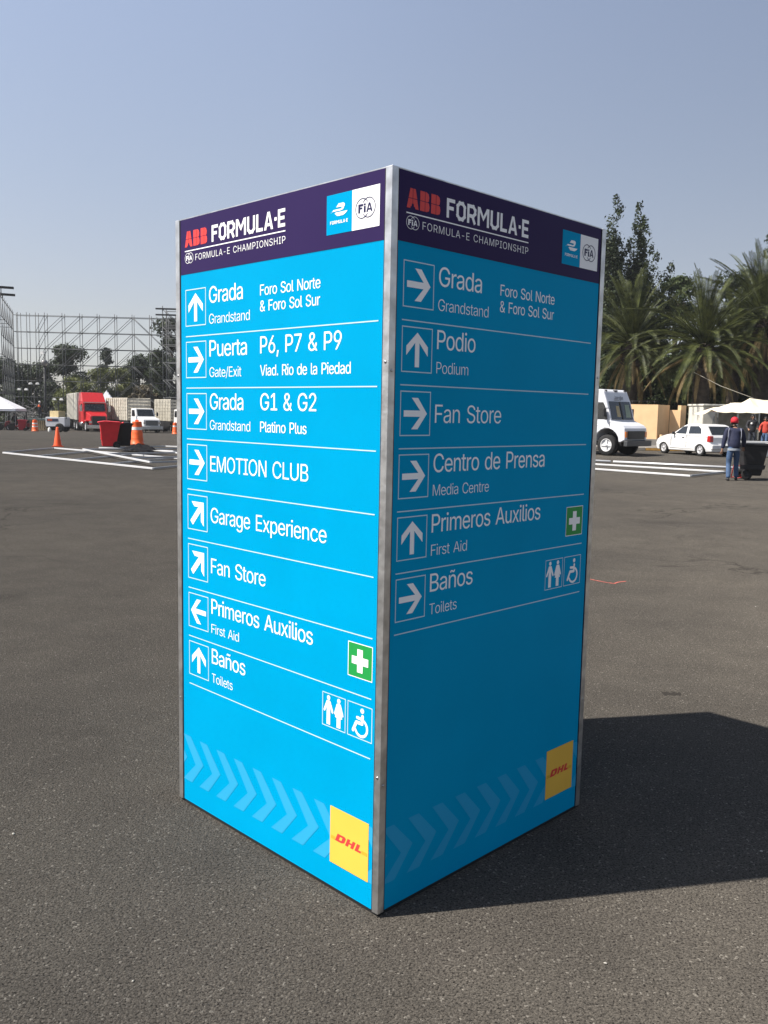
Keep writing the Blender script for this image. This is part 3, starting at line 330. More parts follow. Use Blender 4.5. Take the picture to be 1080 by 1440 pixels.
sign = thing('information_sign', 'tall four sided cyan event direction sign with purple header and aluminium corner posts', 'sign', (FX, FY + W*s2, 0))
def art(panel, name, polys, off, mat, label=None):
    v, f = flat([list(p) for p in polys]); m = MB(); used = sorted({i for q in f for i in q}); ix = {j: k for k, j in enumerate(used)}
    m.add([(v[i][0], -off, v[i][1]) for i in used], [tuple(ix[i] for i in q) for q in f]); o = m.build(name, mat, panel)
    if label: o['label'] = label
    return o
def write(panel, items, off, mat, name='lettering', label=None):
    for it in items:            # one mesh per printed line
        v, f = text_mesh(*it); m = MB(); m.add([(a, -off, b) for a, b in v], f); o = m.build(name, mat, panel)
        if label: o['label'] = label
    return o
YP = -.004      # panel face sits 4 mm behind the outer face of the posts (local +y is inward)
def face_panel(theta, origin, label):
    m = MB(); m.box((W/2, .0065, Z0+H/2), (W-.026, .005, H-.006)); o = m.build('panel', M_CYAN, sign)
    o.location = Vector(origin) - sign.location; o.rotation_euler = (0, 0, theta); o['label'] = label; return o
cL = (FX-W*s2, FY+W*s2, 0); cF = (FX, FY, 0); cR = (FX+W*s2, FY+W*s2, 0); cB = (FX, FY+2*W*s2, 0)
pL = face_panel(R(-45), cL, 'sunlit cyan panel with eight direction rows')
pR = face_panel(R(45), cF, 'shaded cyan panel with six direction rows')
pB1 = face_panel(R(135), cR, 'rear cyan panel'); pB2 = face_panel(R(225), cB, 'rear cyan panel')
O1, O2, O3, O4 = -.0032, -.0024, -.0016, -.0008
def zz(p): return [[(a, b+Z0) for a, b in q] for q in p]
def zt(s, u, v, cap, w, track=0.0, light=0.0): return (s, u, v+Z0, cap, w, track, light)
for p in (pL, pR, pB1, pB2): art(p, 'header_band', zz([rect(.0132, 2.2215, W-.0132, 2.4368)]), O1, M_PURP)

UPA = [(0, 1), (.5, .60), (.5, .33), (.10, .70), (.10, 0), (-.10, 0), (-.10, .70), (-.5, .33), (-.5, .60)]
def arrow(kind, x0, y0, s):
    rot = {'up': 0, 'right': -90, 'left': 90, 'ne': -45}[kind]
    p = [[(x, y-.5) for x, y in ccw(UPA)]]; k = .70*s; k2 = .76*s
    if kind == 'ne':
        p = [ccw([(-.34, .36), (.36, .36), (.36, -.42), (.20, -.26), (.20, .06), (-.28, -.42), (-.42, -.28), (.06, .20), (-.18, .20)])]
        return tr(p, s*.86, s*.86, x0+s/2, y0+s/2)
    if kind == 'up': return tr(p, k, k2, x0+s/2, y0+s/2)
    p = tr(p, .70, .76, 0, 0); return tr(p, s, s, x0+s/2, y0+s/2, R(rot))
# squared header lettering: strokes in a unit-high cell
def sq(ch, t=.19):
    h = t/2; c = .16
    def loop(w): return ribbon([(h+c, h), (w-h-c, h), (w-h, h+c), (w-h, 1-h-c), (w-h-c, 1-h), (h+c, 1-h), (h, 1-h-c), (h, h+c)], t, True, True)
    if ch == 'F': return .66, ribbon([(h, 0), (h, 1-h), (.66, 1-h)], t) + [rect(0, .42, .56, .61)]
    if ch == 'O': return .76, loop(.76)
    if ch == 'R': return .76, [rect(0, 0, t, 1)] + ribbon([(h, 1-h), (.76-h-c, 1-h), (.76-h, 1-h-c), (.76-h, .40+c), (.76-h-c, .40), (h, .40)], t) + ribbon([(.42, .42), (.665, 0)], t)
    if ch == 'M': return 1.0, [rect(0, 0, t, 1), rect(1-t, 0, 1, 1)] + [ccw([(0, 1), (t+.03, 1), (.5, .56), (.5, .28)]), ccw([(1, 1), (1-t-.03, 1), (.5, .56), (.5, .28)])]
    if ch == 'U': return .76, ribbon([(h, 1), (h, h+c), (h+c, h), (.76-h-c, h), (.76-h, h+c), (.76-h, 1)], t)
    if ch == 'L': return .62, ribbon([(h, 1), (h, h), (.62, h)], t)
    if ch == 'A': return .84, [ccw([(0, 0), (.205, 0), (.42, .80), (.53, 1), (.31, 1)]), ccw([(.84, 0), (.635, 0), (.42, .80), (.31, 1), (.53, 1)]), rect(.20, .20, .64, .37)]
    if ch == '-': return .20, [rect(0, .42, .20, .61)]
    if ch == 'E': return .64, ribbon([(.64, 1-h), (h, 1-h), (h, h), (.64, h)], t) + [rect(h, .405, .58, .595)]
    if ch == 'i': return t, [rect(0, 0, t, .72), rect(0, .80, t, 1)]
    if ch == 'I': return t, [rect(0, 0, t, 1)]
def sqword(s, u, v, cap, width, gap=.12, t=.19):
    P = []; x = 0
    for ch in s:
        w, p = sq(ch, t); P += tr(p, 1, 1, x, 0); x += w+gap
    return tr(P, width/(x-gap), cap, u, v)
def abb(u, v, w, h):
    A = [ccw([(0, 0), (.10, 0), (.115, .10), (.235, .10), (.25, 0), (.345, 0), (.25, 1), (.095, 1)])]
    A += [cw([(.135, .0), (.21, .0), (.20, .24), (.145, .24)])]
    def B(x): return [ccw([(x, 0), (x+.20, 0), (x+.27, .07), (x+.285, .26), (x+.265, .44), (x+.23, .50), (x+.26, .57), (x+.27, .76), (x+.245, .93), (x+.18, 1), (x, 1)])]
    P = A + B(.385) + B(.715)
    P += [cw(rect(-.02, .485, 1.02, .515)), cw(rect(.167, .24, .178, 1.01)), cw(rect(.527, -.01, .538, 1.01)), cw(rect(.857, -.01, .868, 1.01))]
    return tr(P, w, h, u, v)
def fia(u, v, r):         # two overlapping rings with three letters
    rings = []
    for dx in (-.42, .42): rings += [disc(dx*r, 0, r*.92, 28), cw(disc(dx*r, 0, r*.84, 28))]
    rings.append(cw(rect(-r*.98, -r*.50, r*.98, r*.50)))
    return tr(rings, 1, 1, u, v), 2*sqword('FiA', u-r*.95, v-r*.40, r*.80, r*1.90, .09, .265)
def e_mark(u, v, w, h):
    P = [ccw([(.34, .66), (.44, .96), (.72, .96), (.80, .90), (.82, .78), (.78, .56), (.66, .46), (.08, .46), (0, .26), (.62, .26), (.74, .30)])]
    P = [ccw([(.33, .70), (.46, .98), (.74, .98), (.83, .90), (.83, .74), (.74, .46), (.60, .40), (.10, .40), (.0, .26), (.02, .30), (.18, .54), (.62, .54), (.66, .60), (.66, .70)])]
    P += [ccw([(.24, .24), (.40, 0), (.74, 0), (.90, .14), (1, .30), (.30, .30)])]
    return tr(P, w, h, u, v)
def header(p, du, tagl):
    write(p, [zt('FORMULA-E CHAMPIONSHIP', .142+du, 2.270, .0245, .569, .06, .006)], O2, M_WHT, 'lettering')
    art(p, 'lettering', zz(sqword('FORMULA-E', .256+du, 2.327, .062, .453)), O2, M_WHT)
    art(p, 'company_emblem', zz(abb(.067+du, 2.327, .158, .061)), O2, M_RED)
    art(p, 'divider_line', zz([rect(.066+du, 2.3095, .711+du, 2.3135)]), O2, M_WHT)
    rg, lt = fia(.0965+du, 2.2835, .0225); art(p, 'federation_emblem', zz(rg + lt), O2, M_WHT)
    x0, xm, x1, y0, y1 = .930+du*.3, 1.054+du*.3, 1.181+du*.3, 2.267, 2.394
    art(p, 'logo_plate', zz([rect(x0, y0, xm-.0003, y1)]), O2, M_CYAN, 'cyan half of the logo plate')
    art(p, 'logo_plate', zz([rect(xm+.0003, y0, x1, y1)]), O2, M_WHT, 'white half of the logo plate')
    art(p, 'series_emblem', zz(e_mark(x0+.021, y0+.056, .082, .040) + sqword('FORMULA-E', x0+.019, y0+.032, .0105, .086, .16)), O3, M_WHT)
    rg, lt = fia((xm+x1)/2-.001, (y0+y1)/2, .0345); art(p, 'federation_emblem', zz(rg + lt), O3, M_NAVY)
header(pL, 0, 'L'); header(pR, 0.002, 'R')

def row(p, vt, ub, kind, big, bw, small=None, sw=0, dest=(), single=False):
    s = .1455; y0 = vt-s
    art(p, 'arrow_box', zz(frame2(ub, y0, ub+s, vt, .0036)), O1, M_WHT2)
    art(p, 'arrow_symbol', zz(arrow(kind, ub, y0, s)), O1, M_WHT)
    ut = ub+.1685; items = []
    if small is None: items.append(zt(big, ut, vt-.1025, .0615, bw, 0.0, .003))
    else:
        items.append(zt(big, ut, vt-.0635, .0625, bw)); items.append(zt(small, ut, vt-.1435, .0385, sw, 0.0, .008))
    for (s_, dv, cap, w) in dest: items.append(zt(s_, ub+.4975, vt-dv, cap, w))
    write(p, items, O1, M_WHT)
def line(p, v, u0, u1): art(p, 'divider_line', zz([rect(u0, v-.0019, u1, v+.0019)]), O1, M_WHT2)
FD = (('Foro Sol Norte', .060, .0385, .336), ('& Foro Sol Sur', .117, .0385, .335))
rowsL = [('up', 'Grada', .222, 'Grandstand', .266, FD), ('right', 'Puerta', .247, 'Gate/Exit', .212, (('P6, P7 & P9', .062, .0615, .445), ('Viad. Rio de la Piedad', .1425, .0385, .491))),
         ('right', 'Grada', .223, 'Grandstand', .267, (('G1 & G2', .062, .0615, .318), ('Platino Plus', .1425, .0385, .267))),
         ('right', 'EMOTION CLUB', .606, None, 0, ()), ('ne', 'Garage Experience', .705, None, 0, ()), ('ne', 'Fan Store', .360, None, 0, ()),
         ('left', 'Primeros Auxilios', .635, 'First Aid', .189, ()), ('up', 'Baños', .230, 'Toilets', .145, ())]
for j, (k, b_, bw, s_, sw, d_) in enumerate(rowsL):
    vt = 2.1605-.2062*j; ub = .0675+.0017*j
    row(pL, vt, ub, k, b_, bw, s_, sw, d_); line(pL, vt-.1855, ub+.001, 1.1835)
rowsR = [('right', 'Grada', .224, 'Grandstand', .265, FD), ('up', 'Podio', .200, 'Podium', .165, ()), ('right', 'Fan Store', .360, None, 0, ()),
         ('right', 'Centro de Prensa', .645, 'Media Centre', .303, ()), ('up', 'Primeros Auxilios', .632, 'First Aid', .190, ()), ('right', 'Baños', .229, 'Toilets', .144, ())]
for j, (k, b_, bw, s_, sw, d_) in enumerate(rowsR):
    vt = 2.1675-.2048*j; ub = .0615-.001*j
    row(pR, vt, ub, k, b_, bw, s_, sw, d_); line(pR, vt-.1865, ub-.002, 1.162)
def symbols(p, ug, vg, uw, vw):
    art(p, 'first_aid_symbol', zz(frame2(ug-.060, vg-.060, ug+.060, vg+.060, .0028)), O1, M_WHT)
    art(p, 'first_aid_symbol', zz([rect(ug-.0568, vg-.0568, ug+.0568, vg+.0568)]), O1, M_GRN)
    art(p, 'cross', zz([rect(ug-.0135, vg-.040, ug+.0135, vg+.040), rect(ug-.040, vg-.0135, ug+.040, vg+.0135)]), O2, M_WHT)
    b = .1215
    man = [disc(.27, .865, .068), rect(.195, .07, .345, .77)] + ribbon([(.215, .73), (.095, .47)], .075, False, False, True) + ribbon([(.325, .73), (.445, .47)], .075, False, False, True)
    man.append(ccw([(.18, .76), (.22, .785), (.32, .785), (.36, .76), (.345, .5), (.195, .5)]))
    wom = [disc(.71, .865, .068), rect(.63, .07, .79, .45), ccw([(.64, .785), (.78, .785), (.80, .60), (.86, .36), (.56, .36), (.62, .60)])] + ribbon([(.65, .74), (.555, .47)], .07, False, False, True) + ribbon([(.77, .74), (.875, .47)], .07, False, False, True)
    art(p, 'toilet_symbol', zz(tr(frame2(0, 0, 1, 1, .024), b, b, uw, vw)), O1, M_WHT2)
    art(p, 'toilet_symbol', zz(tr(man+wom, b, b, uw, vw)), O1, M_WHT)
    arc = [(.56+.245*math.cos(R(a)), .335+.245*math.sin(R(a))) for a in range(205, 425, 12)]
    wh = [disc(.60, .83, .072)] + ribbon([(.615, .68), (.60, .46), (.37, .46), (.235, .20)], .095, False, False, True) + ribbon([(.60, .585), (.40, .60)], .085, False, False, True) + ribbon(arc, .075, False, False, True)
    art(p, 'wheelchair_symbol', zz(tr(frame2(0, 0, 1, 1, .024), b, b, uw+.1315, vw)), O1, M_WHT2)
    art(p, 'wheelchair_symbol', zz(tr(wh, b, b, uw+.1315, vw)), O1, M_WHT)
symbols(pL, 1.1265, .8555, .9370, .5855); symbols(pR, 1.1005, 1.2600, .9085, .9940)
def clip_u(poly, a, b):      # clip a polygon to a<=u<=b
    for lim, sg in ((a, 1), (b, -1)):
        out = []
        for i in range(len(poly)):
            p, q = poly[i], poly[(i+1) % len(poly)]; ip, iq = sg*(p[0]-lim) >= 0, sg*(q[0]-lim) >= 0
            if ip: out.append(p)
            if ip != iq: t = (lim-p[0])/(q[0]-p[0]); out.append((lim, p[1]+t*(q[1]-p[1])))
        poly = out
        if not poly: return None
    return poly
def chevrons(p, u0, step):
    P = []
    for k in range(-1, 11):
        x = u0+step*k; c = clip_u([(x, .2955), (x+.055, .2955), (x+.151, .196), (x+.064, .0945), (x-.003, .0945), (x+.0925, .181)], .0135, W-.0135)
        if c and len(c) > 2: P.append(ccw(c))
    art(p, 'chevron_band', zz(P), O1, M_CHEV)
chevrons(pL, .0320, .1236); chevrons(pR, .0190, .1248)
def courier(p, u0, v0):
    w, h = .196, .209
    art(p, 'sponsor_plate', zz([rect(u0, v0, u0+w, v0+h)]), O2, M_YEL)
    D = [ccw([(0, 0), (.27, 0), (.38, .18), (.38, .82), (.30, 1), (0, 1)]), cw([(.13, .27), (.24, .27), (.25, .35), (.25, .73), (.13, .73)])]
    Hh = [rect(.44, 0, .555, 1), rect(.665, 0, .78, 1), rect(.55, .40, .67, .62)]
    Ll = [rect(.85, 0, .97, 1), rect(.85, 0, 1.10, .27)]
    art(p, 'courier_emblem', zz(tr(D+Hh+Ll, .118, .0285, u0+.028, v0+.090, 0, .11)), O3, M_RED)
    st = []
    for k in range(3): st += [rect(u0+.006, v0+.091+.0042*k, u0+.027, v0+.0936+.0042*k), rect(u0+.163, v0+.091+.0042*k, u0+.190, v0+.0936+.0042*k)]
    art(p, 'emblem_stripe', zz(st), O3, M_OCH)
courier(pL, .9875, .0935); courier(pR, .9725, .1005)
# corner posts: L angles outside the panels, with screws
def post(corner, th):
    m = MB(); a = .0285; t = .0025
    poly = [(0, 0), (a, 0), (a, t), (t, t), (t, a), (0, a)]
    V = [(x, y, Z0) for x, y in poly] + [(x, y, Z0+H) for x, y in poly]; n = 6
    m.add(V, [(0, 1, 2, 3), (0, 3, 4, 5), (n+3, n+2, n+1, n), (n+5, n+4, n+3, n)] + [(i, i+n, (i+1) % n+n, (i+1) % n) for i in range(n)])
    m.f = [tuple(reversed(f)) for f in m.f]
    o = m.build('corner_post', M_ALU, sign, bevel=.0012); o.location = Vector(corner)-sign.location; o.rotation_euler = (0, 0, th)
    for z in (1.845, .478):
        for (x, y, rx, rz) in ((.0145, -.0001, 0, 0), (-.0001, .0145, 0, 1)):
            k = MB(); k.lathe([(.0001, -.0028), (.0032, -.0026), (.0048, -.0012), (.0052, 0)], 12, (0, 0, 0), 'y')
            s_ = k.build('screw', M_STEEL, o); s_.location = (x, y, z-(.026 if rz == 0 else 0)+Z0); s_.rotation_euler = (0, 0, R(-90) if rz else 0)
    return o
post(cF, R(45)); post(cR, R(135)); post(cB, R(225)); post(cL, R(-45))
for th, c in ((R(-45), cL), (R(45), cF), (R(135), cR), (R(225), cB)):
    g = MB(); g.box((.0315, .0032, Z0+H/2), (.004, .0016, H-.008)); g.box((W-.0315, .0032, Z0+H/2), (.004, .0016, H-.008))  # dark gap beside each post drawn as an added black strip
    o = g.build('gap_strip', M_BLK, sign); o.location = Vector(c)-sign.location; o.rotation_euler = (0, 0, th)
    g = MB(); g.box((W/2, .0065, Z0+H-.0010), (W-.060, .0062, .0036)); o = g.build('top_rail', M_ALU, sign); o.location = Vector(c)-sign.location; o.rotation_euler = (0, 0, th)
bs = MB(); bs.box((0, 0, .0065), (W-.014, W-.014, .011), R(45)); bs.build('base', M_BLK, sign)  # black slab stands in for the shadow gap under the panels
rf = MB(); rf.box((0, 0, H-.05), (W-.04, W-.04, .012), R(45)); rf.build('roof', pmat('dull_board', (.25, .24, .22), .8), sign)

rc = random.Random(77)
for i, (x, y) in enumerate(((1.52, 3.28), (.72, 2.55), (2.35, 3.9), (-1.45, 3.3), (-.72, 2.42), (2.9, 6.4), (-2.9, 6.1), (3.4, 7.8))):
    m = MB(); r_ = rc.uniform(.0035, .006); m.lathe([(.001, 0), (r_, r_*.25), (r_*1.1, r_*.6), (r_*.6, r_*1.0), (.001, r_*1.1)], 7, (0, 0, 0), 'z', False, lambda t_, h: 1+.3*math.sin(2.3*t_+i))
    o = m.build('stone_chip', pmat('pale_stone', (.36, .34, .30), .8, var=.2)); o.location = (x, y, .001); tag(o, 'tiny pale stone chip lying loose on the asphalt', 'stone', 'pale stone chips on the asphalt')
# ------------------------------------------------------------------ foliage
def leaf_cloud(centres, n, size, rnd, flat_z=.75):
    V = []; F = []
    for i in range(n):
        c, r = centres[rnd.randrange(len(centres))]
        while True:
            d = Vector((rnd.uniform(-1, 1), rnd.uniform(-1, 1), rnd.uniform(-1, 1)))
            if .05 < d.length <= 1: break
        d = d.normalized()*(d.length**.6*rnd.choice((1, 1, 1, 1.25, 1.5))); p = c + Vector((d.x*r, d.y*r, d.z*r*flat_z))
        nrm = (d + Vector((rnd.gauss(0, .6), rnd.gauss(0, .6), rnd.gauss(.25, .6)))).normalized()
        a = nrm.orthogonal().normalized(); a.rotate(Matrix.Rotation(rnd.uniform(0, 6.28), 3, nrm)); b = nrm.cross(a)
        s_ = size*rnd.uniform(.55, 1.35); k = len(V); bend = nrm*s_*rnd.uniform(-.2, .2)
        V += [p-a*s_*.5, p-b*s_*.30+bend, p+a*s_*.5, p+b*s_*.30+bend]; F.append((k, k+1, k+2, k+3))
    return V, F
BARK = pmat('bark', (.075, .06, .048), .9, var=.35, scale=4, bump=.5, bscale=14)
LM = dict(dark=leafmat('dark_foliage', (.018, .028, .014), (.045, .064, .026)),
          olive=leafmat('olive_foliage', (.075, .090, .022), (.135, .150, .040)),
          mid=leafmat('mid_foliage', (.028, .046, .016), (.070, .095, .034)),
          grey=leafmat('greygreen_foliage', (.030, .042, .030), (.065, .080, .055)),
          brown=leafmat('dry_foliage', (.06, .05, .03), (.11, .09, .05)))
def tree(name, label, loc, h, w, kind, seed, n=4200, leaf=.34, trunk=.28, clumps=26, shape='round', cat='tree', low=.16, r_tr=.22, group=None):
    rnd = random.Random(seed); t = thing(name, label, cat, loc, rnd.uniform(0, 6.28), group); m = MB(); th = h*trunk
    m.tube([(0, 0, -.3), (.05*w*.2, 0, th*.5), (0, .04*w*.2, th), (rnd.uniform(-.1, .1)*w, rnd.uniform(-.1, .1)*w, h*(.72 if shape != 'plume' else .55))], [r_tr*1.25, r_tr, r_tr*.8, r_tr*.25], 9)
    C = []
    for i in range(clumps if shape != 'plume' else 0):
        u = rnd.random(); z = low*h + (1-low)*h*(u**.85)
        f = (z/h-low)/(1-low)
        if shape == 'round': prof = math.sqrt(max(.04, 1-(2*f-1)**2))
        elif shape == 'dome': prof = math.sqrt(max(.03, 1-f*f))
        elif shape == 'spire': prof = max(.08, (1-f)**.7)*(.55+.45*min(1, f*5))
        elif shape == 'plume': prof = 1
        else: prof = max(.1, .6+.4*math.sin(f*3.1))*(1-.4*f)
        rr = w/2*prof*math.sqrt(rnd.uniform(.15, 1)); a = rnd.uniform(0, 6.28)
        r = w*{'spire': .15, 'column': .24}.get(shape, .185)*rnd.uniform(.65, 1.25)
        c = Vector((rr*math.cos(a), rr*math.sin(a), min(z, h-r*.6))); C.append((c, r))
        if i % 2 == 0:
            b = Vector((0, 0, max(th*.7, c.z*.62))); mid = (b+c)/2 + Vector((0, 0, .08*h*rnd.random()))
            m.tube([b, mid, c], [r_tr*.42, r_tr*.25, r_tr*.08], 6)
    if shape == 'plume':         # upright feathery sprays ending in points
        C = []
        for i in range(9):
            a = 6.283*i/9+rnd.uniform(-.3, .3); rr = w*.5*rnd.uniform(.25, .9) if i else 0; top = h*(1 if i == 0 else rnd.uniform(.70, .97)); z0 = h*rnd.uniform(.15, .45) if i else h*.2
            bx, by = .3*rr*math.cos(a), .3*rr*math.sin(a); N = 26
            for k in range(N):
                f = k/(N-1); C.append((Vector((bx+(rr*math.cos(a)-bx)*f**.7+rnd.gauss(0, .085*w), by+(rr*math.sin(a)-by)*f**.7+rnd.gauss(0, .085*w), z0+(top-z0)*f)), w*.27*(1.04-f)*rnd.uniform(.75, 1.25)+.22))
            m.tube([(bx, by, z0*.7), ((bx+rr*.3*math.cos(a))/2, (by+rr*.3*math.sin(a))/2, (z0+top*.5)/2), (rr*.5*math.cos(a), rr*.5*math.sin(a), top*.62)], [r_tr*.4, r_tr*.25, .02], 5)
    m.build('trunk', BARK, t)
    V, F = leaf_cloud(C, int(n*(1.7 if shape != 'plume' else 2.5)), leaf if shape != 'plume' else .24, rnd, .75 if shape != 'plume' else 1.7); cm = MB(); cm.add(V, F, False); cm.build('crown', LM[kind], t); return t

def far_x(px, Y): return (px-543)/1235*Y
def far_z(px, py, Y): return 1.703 + (567.5+.0199*px-py)/1235*Y
def trees_left():
    spec = [  # name, label, px, D, ytop, half-width px, kind, shape, seed, n
        ('broadleaf_tree', 'tall dark tree rising behind the scaffold above the tent and worker', 96, 126, 489, 23, 'dark', 'round', 11, 5200),
        ('broadleaf_tree', 'low dark tree behind the scaffold at the left edge of the photo', 8, 128, 508, 27, 'dark', 'dome', 12, 4200),
        ('broadleaf_tree', 'low dark tree between the left scaffold end and the tall dark tree', 46, 130, 508, 29, 'dark', 'dome', 13, 4600),
        ('conifer_tree', 'small pointed grey green tree far behind the olive bushes', 151, 138, 491, 13, 'grey', 'spire', 14, 2600),
        ('olive_tree', 'light olive green bushy tree left of the red truck roof', 102, 119, 533, 20, 'olive', 'dome', 15, 3400),
        ('olive_tree', 'light olive green bushy tree directly above the red truck roof', 134, 119, 519, 22, 'olive', 'dome', 16, 4000),
        ('olive_tree', 'light olive green bushy tree above the white stake truck', 168, 120, 520, 20, 'olive', 'dome', 17, 3600),
        ('broadleaf_tree', 'round dome shaped dark tree behind the scaffold right of the olive trees', 195, 124, 502, 20, 'dark', 'dome', 18, 4200),
        ('broadleaf_tree', 'tall dark tree beside the left edge of the sign', 243, 117, 452, 24, 'dark', 'round', 19, 6500),
        ('dry_shrub', 'brown half bare shrub between dome tree and sign', 205, 114, 543, 18, 'brown', 'dome', 20, 2200),
        ('shrub', 'small olive shrub above the white tent', 22, 112, 550, 15, 'mid', 'dome', 21, 1800),
        ('broadleaf_tree', 'dark leafy mass filling in behind the trucks and the scaffold tower', 226, 130, 520, 24, 'dark', 'dome', 22, 4200)]
    for (nm, lab, px, D, yt, hw, kind, shp, seed, n) in spec:
        x = far_x(px, D); g = gz(x, D); h = far_z(px, yt, D)-g
        tree(nm, lab, (x, D, g), h, 2*hw/1235*D*1.22, kind, seed, n=n, leaf=.42 if kind != 'olive' else .32, trunk=.2, clumps=34, shape=shp, low=.05 if shp == 'dome' else .16, cat='shrub' if 'shrub' in nm else 'tree')
trees_left()
def trees_right():
    spec = [
        ('cypress_tree', 'tall dark double spired evergreen tree rising behind the sign edge', 852, 74, 291, 21, 'dark', 'plume', 31, 6000),
        ('cypress_tree', 'leaning feathery spire of evergreen just right of the tallest one', 884, 75, 299, 15, 'dark', 'plume', 32, 4600),
        ('broadleaf_tree', 'dark tree behind the left palm crown', 905, 77, 358, 30, 'dark', 'plume', 33, 5600),
        ('broadleaf_tree', 'dark tree seen in the gap between the two nearer palms', 942, 80, 395, 26, 'mid', 'round', 34, 5200),
        ('broadleaf_tree', 'thin greyish tree top at the right edge behind the palms', 1078, 82, 332, 26, 'grey', 'round', 35, 3800),
        ('broadleaf_tree', 'dark tree behind the right hand palms', 1030, 84, 385, 40, 'dark', 'round', 36, 6500),
        ('broadleaf_tree', 'dark tree behind the van roof and sign edge', 846, 70, 440, 30, 'dark', 'dome', 37, 5200)]
    for (nm, lab, px, D, yt, hw, kind, shp, seed, n) in spec:
        x = far_x(px, D); h = far_z(px, yt, D)-.15
        tree(nm, lab, (x, D, .15), h, 2*hw/1235*D*1.1, kind, seed, n=n, leaf=.30, trunk=.2, clumps=44, shape=shp, low=.05)
    hedge = [('hedge_shrub', 'dense green hedge shrub above the beige wall', 905, 63, 506, 30, 41), ('hedge_shrub', 'dense green hedge shrub between wall end and palm trunk', 952, 64, 500, 30, 42),
             ('hedge_shrub', 'dense dark shrub behind the food stand', 1004, 64, 512, 30, 43), ('hedge_shrub', 'dense dark shrub above the cream awning', 1056, 63, 505, 34, 44), ('hedge_shrub', 'dense dark shrub behind the step van', 858, 62, 510, 32, 45)]
    for (nm, lab, px, D, yt, hw, seed) in hedge:
        x = far_x(px, D); tree(nm, lab, (x, D, .15), far_z(px, yt, D)-.15, 2*hw/1235*D*1.15, 'mid' if seed < 43 else 'dark', seed, n=5200, leaf=.24, trunk=.12, clumps=46, shape='column', low=.02, cat='shrub', r_tr=.12)
trees_right()
def far_wood():
    rnd = random.Random(5); C = []
    for i in range(150):
        x = rnd.uniform(-95, -18); C.append((Vector((x, rnd.uniform(150, 160), gz(x, 150)+rnd.uniform(0, 6.2))), rnd.uniform(1.3, 2.6)))
    for i in range(70):
        x = rnd.uniform(-22, 20); C.append((Vector((x, rnd.uniform(146, 158), gz(x, 150)+rnd.uniform(0, 6.0))), rnd.uniform(1.3, 2.6)))
    for i in range(150):
        x = rnd.uniform(14, 90); C.append((Vector((x, rnd.uniform(92, 104), .15+rnd.uniform(0, 7.5))), rnd.uniform(1.3, 2.4)))
    V, F = leaf_cloud(C, 20000, .6, rnd); m = MB(); m.add(V, F); tag(m.build('distant_wood', LM['dark']), kind='stuff')
far_wood()

# ------------------------------------------------------------------ palms
PALM = leafmat('palm_leaflet', (.012, .018, .007), (.104, .120, .034), 2.4, .08)
PALM_D = leafmat('dead_palm_leaflet', (.12, .085, .035), (.26, .19, .085), 2.0, .2)
PBARK = pmat('palm_trunk', (.04, .031, .024), .95, var=.4, scale=5, bump=.8, bscale=9)
def frond_mesh(elev, L, droop, seed, dead=False):
    rnd = random.Random(seed); m = MB(); pts = []; p = Vector((0, 0, 0)); e = R(elev); N = 22
    for i in range(N+1):
        pts.append(p.copy()); t = i/N; e2 = e - R(droop)*t**1.4
        p = p + Vector((math.cos(e2), 0, math.sin(e2)))*(L/N)
    m.tube(pts, [max(.006, .05*(1-i/(N+.5))) for i in range(N+1)], 4, cap=False)
    K = 46
    for k in range(3, K):
        t = k/K; f = t*N; i = min(N-1, int(f)); q = pts[i].lerp(pts[i+1], f-i); tan = (pts[i+1]-pts[i]).normalized(); up = Vector((-tan.z, 0, tan.x))
        ll = .50*math.sin(math.pi*(.14+.80*t))**.6*(1 if not dead else .8)*L/4.4
        for sgn in (-1, 1):
            d = (tan*(.75+.5*t) + Vector((0, sgn, 0))*(.80) + up*rnd.uniform(.24, .42)*(1 if not dead else -.6)).normalized()
            tip = q + d*ll*rnd.uniform(.85, 1.1) + Vector((0, 0, -.10*ll if not dead else -.35*ll)); wv = tan*.028; mid = q.lerp(tip, .5)+Vector((0, 0, .02))
            n0 = len(m.v); m.add([q-wv*.6, q+wv*.6, mid+wv*1.2, tip, mid-wv*1.2], [(0, 1, 2, 3, 4)])
    me = bpy.data.meshes.new('frond'); me.from_pydata(m.v, [], m.f); me.materials.append(PALM_D if dead else PALM); return me
FM = {}
for e_, L_, dr in ((82, 4.4, 20), (64, 4.7, 34), (45, 4.9, 52), (25, 4.9, 68), (5, 4.6, 70), (-15, 4.3, 58)):
    FM[e_] = [frond_mesh(e_, L_*f, dr*g, e_*3+k) for k, (f, g) in enumerate(((1, 1), (.92, .8), (1.05, 1.15)))]
FD_ = [frond_mesh(e_, 3.6, 50, 900+k, True) for k, e_ in enumerate((-20, -38, -58))]
